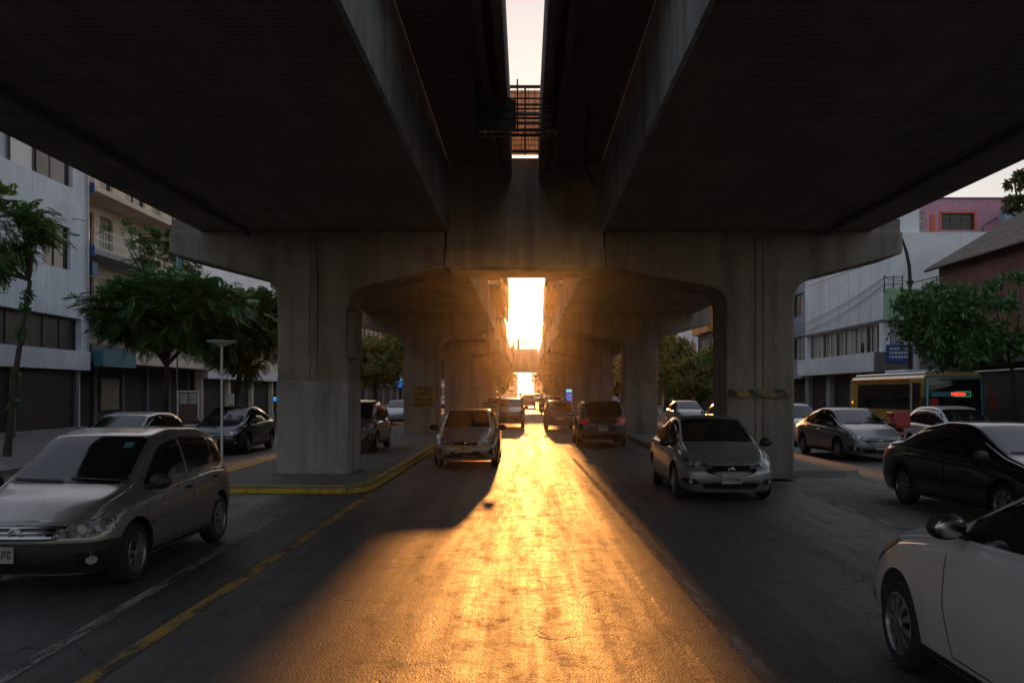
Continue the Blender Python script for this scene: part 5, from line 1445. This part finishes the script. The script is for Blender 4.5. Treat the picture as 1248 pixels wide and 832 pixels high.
# notice board
nb = thing('notice_board', 'white framed notice board standing before the dark shopfronts', 'notice board', (-12.4, 32.5, .14))
bx0, bx1 = X(216, 32.5), X(243, 32.5); bz1 = Zh(476, 32.5)
m = MB(); m.box(bx0+.05, bx1-.05, 32.5, 32.54, .75, bz1-.05); obj('panel', m, simple('board_brown', (.10,.055,.045), .7, var=.3), nb)
m = MB()
for a in ((bx0, bx0+.05, .14, bz1), (bx1-.05, bx1, .14, bz1), (bx0+.051, bx1-.051, bz1-.05, bz1), (bx0+.051, bx1-.051, .70, .75)): m.box(a[0], a[1], 32.47, 32.55, a[2], a[3])
obj('frame', m, M['white_metal'], nb)
r = random.Random(4); paper = simple('paper', (.42,.40,.38), .8, var=.2)
for i in range(2):
    m = MB(); a = bx0+.09+i*.34; m.box(a, a+.29, 32.485, 32.495, bz1-.47, bz1-.10); pp = obj('poster', m, paper, nb)
    m = MB()
    for k in range(5): m.box(a+.03, a+r.uniform(.12,.26), 32.478, 32.484, bz1-.17-k*.06, bz1-.155-k*.06)
    obj('print', m, M['platek'], pp)
# small red and white sign on a post, blue banner, blue lit boards
sp = thing('street_sign', 'small red and white sign on a thin post behind the dark blue sedan', 'sign', (X(282,34.5), 34.5, .14))
m = MB(); m.tube([(X(282,34.5),34.5,.14),(X(282,34.5),34.5,1.9)], .025, 8); obj('post', m, M['galv'], sp)
m = MB(); m.box(X(278,34.5), X(286,34.5), 34.46, 34.47, 1.25, 1.85); pn = obj('panel', m, M['frame_w'], sp)
m = MB(); m.lathe([(.001, -.006), (.085, -.006), (.085, 0)], (X(282,34.5), 34.458, 1.37), 'y', 16); obj('red_dot', m, simple('sign_red', (.45,.03,.02), .5), pn)
bn = thing('banner_pole', 'narrow blue banner on a pole rising above the left trees', 'banner', (X(216,35.5), 35.5, .14))
m = MB(); m.tube([(X(216,35.5),35.5,.14),(X(216,35.5),35.5,Zh(312,35.5))], .03, 8); obj('pole', m, M['galv'], bn)
m = MB(); m.box(X(217,35.5), X(221,35.5), 35.49, 35.51, Zh(342,35.5), Zh(315,35.5)); obj('banner', m, simple('banner_blue', (.06,.22,.34), .6, var=.3), bn)
def lit_board(px0, px1, py0, py1, y, col, s, label, foot=.14):
    xa_, xb_ = X(px0,y), X(px1,y); t = thing('lit_board', label, 'sign', ((xa_+xb_)/2, y, foot))
    m = MB(); m.box(xa_-.04, xb_+.04, y+.003, y+.12, Zh(py1,y)-.05, Zh(py0,y)+.05); m.box((xa_+xb_)/2-.05, (xa_+xb_)/2+.05, y+.03, y+.1, foot, Zh(py1,y)-.051); obj('case', m, M['steel'], t)
    m = MB(); m.box(xa_, xb_, y-.01, y, Zh(py1,y), Zh(py0,y)-(Zh(py0,y)-Zh(py1,y))*.3); obj('screen', m, emis('lit_panel', col, s), t)
    m = MB(); m.box(xa_, xb_, y-.01, y, Zh(py0,y)-(Zh(py0,y)-Zh(py1,y))*.22, Zh(py0,y)); obj('header', m, emis('lit_header', (.15,.5,.6), s), t)
lit_board(690, 697, 474, 491, 90, (.06,.10,.38), .9, 'blue lit advertising board between the far right piers')
lit_board(485, 490, 461, 472, 66, (.02,.12,.5), .7, 'small blue lit board left of the second left pier')
lit_board(333, 338, 484, 489, 45, (.02,.2,.6), .8, 'tiny blue lit sign beside the near left pier')
# crumpled litter on the road
r = random.Random(2); m = MB(); bx, by = X(277,755), 7.57
for k in range(7):
    a = r.uniform(0, 6.28); p = (bx+r.uniform(-.07,.07), by+r.uniform(-.05,.05), .015)
    m.add([p, (p[0]+.05*cos(a), p[1]+.05*sin(a), .03), (p[0]+.03*cos(a+1), p[1]+.03*sin(a+1), .045), (p[0]+.035*cos(a+2), p[1]+.03*sin(a+2), .012)], [(0,1,2),(0,2,3)])
tag(obj('crumpled_leaf', m, simple('dry_leaf', (.22,.15,.05), .7), loc=(bx,by,.01)), 'crumpled dry leaf lying on the sunlit road by the yellow line', 'leaf')
# ---------------------------------------------------------------- scooters and riders
def skin_mesh(name, pts, edges, rads, mat, parent=None, root=0, lv=1):
    me = bpy.data.meshes.new(name); me.from_pydata(pts, edges, []); o = bpy.data.objects.new(name, me); COL.objects.link(o)
    o.modifiers.new('s', 'SKIN'); 
    for i, v in enumerate(me.skin_vertices[0].data): v.radius = (rads[i], rads[i]); v.use_root = (i == root)
    ss = o.modifiers.new('d', 'SUBSURF'); ss.levels = lv; ss.render_levels = lv
    dg = bpy.context.evaluated_depsgraph_get(); nm = bpy.data.meshes.new_from_object(o.evaluated_get(dg), depsgraph=dg)
    o.modifiers.clear(); o.data = nm; nm.materials.clear(); nm.materials.append(mat); nm.shade_smooth()
    if parent: o.parent = parent
    return o
def scooter(label, x, y, rz, col, z=0, box=None, group=None):
    t = thing('motor_scooter', label, 'scooter', (x, y, z), rz, group); pt = mk_paint('scooter_paint', col, .1, .3, .3)
    for yy in (.62, -.62):
        m = MB(); m.lathe([(.16,-.05),(.24,-.05),(.27,0),(.24,.05),(.16,.05),(.16,-.05)], (0,yy,.27), 'x', 20); w = obj('wheel', m, M['tyre'], t, world=False, smooth=True)
        m = MB(); m.lathe([(.001,-.03),(.17,-.03),(.17,.03),(.001,.03)], (0,yy,.27), 'x', 12); obj('rim', m, M['rim'], w, world=False)
    m = MB(); m.prism([(.62,.42),(.50,.95),(.42,1.0),(.38,.9),(.44,.42),(.30,.32),(-.15,.30),(-.25,.62),(-.85,.78),(-.9,.66),(-.5,.35),(-.2,.2),(.35,.2)], -.17, .17, 'x'); obj('body', m, pt, t, world=False, bevel=.04)
    m = MB(); m.prism([(.66,.45),(.52,1.0),(.47,1.0),(.58,.42)], -.25, .25, 'x'); obj('leg_shield', m, pt, t, world=False, bevel=.03)
    m = MB(); m.prism([(-.12,.66),(-.1,.76),(-.5,.80),(-.85,.84),(-.85,.78),(-.3,.68)], -.14, .14, 'x'); obj('seat', m, M['trim'], t, world=False, bevel=.03)
    m = MB(); m.tube([(-.34,.38,1.02),(-.1,.45,1.06),(.1,.45,1.06),(.34,.38,1.02)], .018, 6); m.tube([(0,.45,1.05),(0,.62,.3)], .03, 6); obj('handlebar', m, M['steel'], t, world=False)
    m = MB(); m.blob((0,.56,.98), (.09,.05,.08)); obj('headlight', m, M['lampw'], t, world=False, smooth=True)
    for sg in (-1, 1):
        m = MB(); m.tube([(sg*.28,.42,1.04),(sg*.33,.42,1.24)], .008, 5); m.blob((sg*.34,.42,1.28), (.07,.012,.045)); obj('mirror', m, M['trim'], t, world=False)
    if box:
        m = MB(); m.box(-.27,.27,-1.05,-.55,.86,1.34); obj('delivery_box', m, simple('box_red', box, .4, var=.15), t, world=False, bevel=.05)
    return t
def rider(label, x, y, rz, cloth, z=0, helm=(.02,.02,.02)):
    t = thing('person', label, 'person', (x, y, z), rz)
    P = [(0,-.30,.90),(0,-.28,1.12),(0,-.22,1.34),(0,-.18,1.46),(0,-.15,1.55)]; E = [(0,1),(1,2),(2,3),(3,4)]; Rr = [.15,.145,.155,.065,.07]
    for sg in (-1, 1):
        b = len(P); P += [(sg*.19,-.2,1.38),(sg*.30,.02,1.16),(sg*.31,.30,1.08),(sg*.31,.37,1.06)]; E += [(2,b),(b,b+1),(b+1,b+2),(b+2,b+3)]; Rr += [.065,.05,.038,.04]
        b = len(P); P += [(sg*.11,-.28,.86),(sg*.17,.12,.80),(sg*.17,.22,.42),(sg*.17,.34,.36)]; E += [(0,b),(b,b+1),(b+1,b+2),(b+2,b+3)]; Rr += [.095,.075,.05,.045]
    skin_mesh('body', P, E, Rr, cloth, t)
    m = MB(); m.blob((0,-.13,1.64), (.095,.11,.125), 14, 9); obj('head', m, simple('skin', (.22,.12,.08), .6), t, world=False, smooth=True)
    m = MB(); m.blob((0,-.15,1.68), (.13,.15,.14), 16, 9); obj('helmet', m, simple('helmet', helm, .2), t, world=False, smooth=True)
cl = simple('dark_jacket', (.03,.028,.03), .85); cl2 = simple('brown_jacket', (.06,.045,.035), .85)
scooter('motor scooter in the middle of the road, dark, ridden towards us left of centre', X(634,92), 92, pi, (.05,.05,.055)); rider('rider in a dark jacket on the scooter left of the road centre', X(634,92), 92, pi, cl)
scooter('motor scooter ridden towards us right of the road centre behind the grey hatchback', X(660,76), 76, pi, (.09,.02,.02)); rider('rider in a brown jacket on the scooter right of the road centre', X(660,76), 76, pi, cl2, helm=(.25,.25,.26))
scooter('red delivery scooter with a big red box parked between the grey sedan and the minibus', 11.0, 27.4, 0, (.30,.01,.015), box=(.34,.015,.03))
# ---------------------------------------------------------------- camera, sun, sky, air
cam = bpy.data.cameras.new('camera'); co = bpy.data.objects.new('camera', cam); COL.objects.link(co)
co.location = (0, 0, CAMH); co.rotation_euler = (radians(90), 0, 0)
cam.lens = 36 * F / 1248; cam.sensor_width = 36; cam.shift_x = (624-640)/1248; cam.shift_y = (478-416)/1248
cam.clip_end = 3000
SC.camera = co
EL, AZ = radians(6.6), radians(0.1)        # azimuth to the right of the road axis
w = bpy.data.worlds.new('World'); SC.world = w; w.use_nodes = True
nt = w.node_tree; bg = nt.nodes['Background']
sky = nt.nodes.new('ShaderNodeTexSky'); sky.sky_type = 'NISHITA'; sky.sun_disc = False
sky.sun_elevation = EL; sky.sun_rotation = AZ
sky.air_density = 1.0; sky.dust_density = 1.3; sky.ozone_density = 1.2
tint = nt.nodes.new('ShaderNodeMix'); tint.data_type = 'RGBA'; tint.blend_type = 'MULTIPLY'; tint.inputs[0].default_value = 1
nt.links.new(sky.outputs[0], tint.inputs[6]); tint.inputs[7].default_value = (4.9, 4.4, 4.75, 1)
gm = nt.nodes.new('ShaderNodeGamma'); gm.inputs[1].default_value = .42
nt.links.new(tint.outputs[2], gm.inputs[0]); nt.links.new(gm.outputs[0], bg.inputs[0]); bg.inputs[1].default_value = SKY_STR
sun = bpy.data.lights.new('sun', 'SUN'); so = bpy.data.objects.new('sun', sun); COL.objects.link(so)
sun.energy = 2.9; sun.angle = radians(.8); sun.color = (1, .38, .085)
d = Vector((sin(AZ)*cos(EL), cos(AZ)*cos(EL), sin(EL)))
so.rotation_euler = d.to_track_quat('Z', 'Y').to_euler()
so.location = (0, 60, 40)
if HAZE:
    hz = MB(); hz.box(-70, 70, -30, 330, -1.2, 37)
    t = NT('air'); t.t.nodes.remove(t.b)
    pv = t.n('ShaderNodeVolumePrincipled'); pv.inputs['Color'].default_value = (1, .90, .78, 1)
    pv.inputs['Density'].default_value = HAZE; pv.inputs['Anisotropy'].default_value = .92
    t.t.links.new(pv.outputs[0], t.t.nodes['Material Output'].inputs['Volume'])
    ho = obj('haze', hz, t.m); ho['kind'] = 'stuff'; 
SC.view_settings.view_transform = 'Standard'; SC.view_settings.look = 'None'
SC.view_settings.exposure = EXPO; SC.view_settings.gamma = 1
SC.view_settings.use_curve_mapping = False
cy = SC.cycles
cy.use_denoising = True
try: cy.denoiser = 'OPENIMAGEDENOISE'
except Exception: pass
cy.max_bounces = 7; cy.diffuse_bounces = 4; cy.glossy_bounces = 3; cy.transmission_bounces = 4; cy.volume_bounces = 0
cy.transparent_max_bounces = 6
cy.sample_clamp_indirect = 8; cy.caustics_reflective = False; cy.caustics_refractive = False
cy.use_adaptive_sampling = True; cy.adaptive_threshold = .02
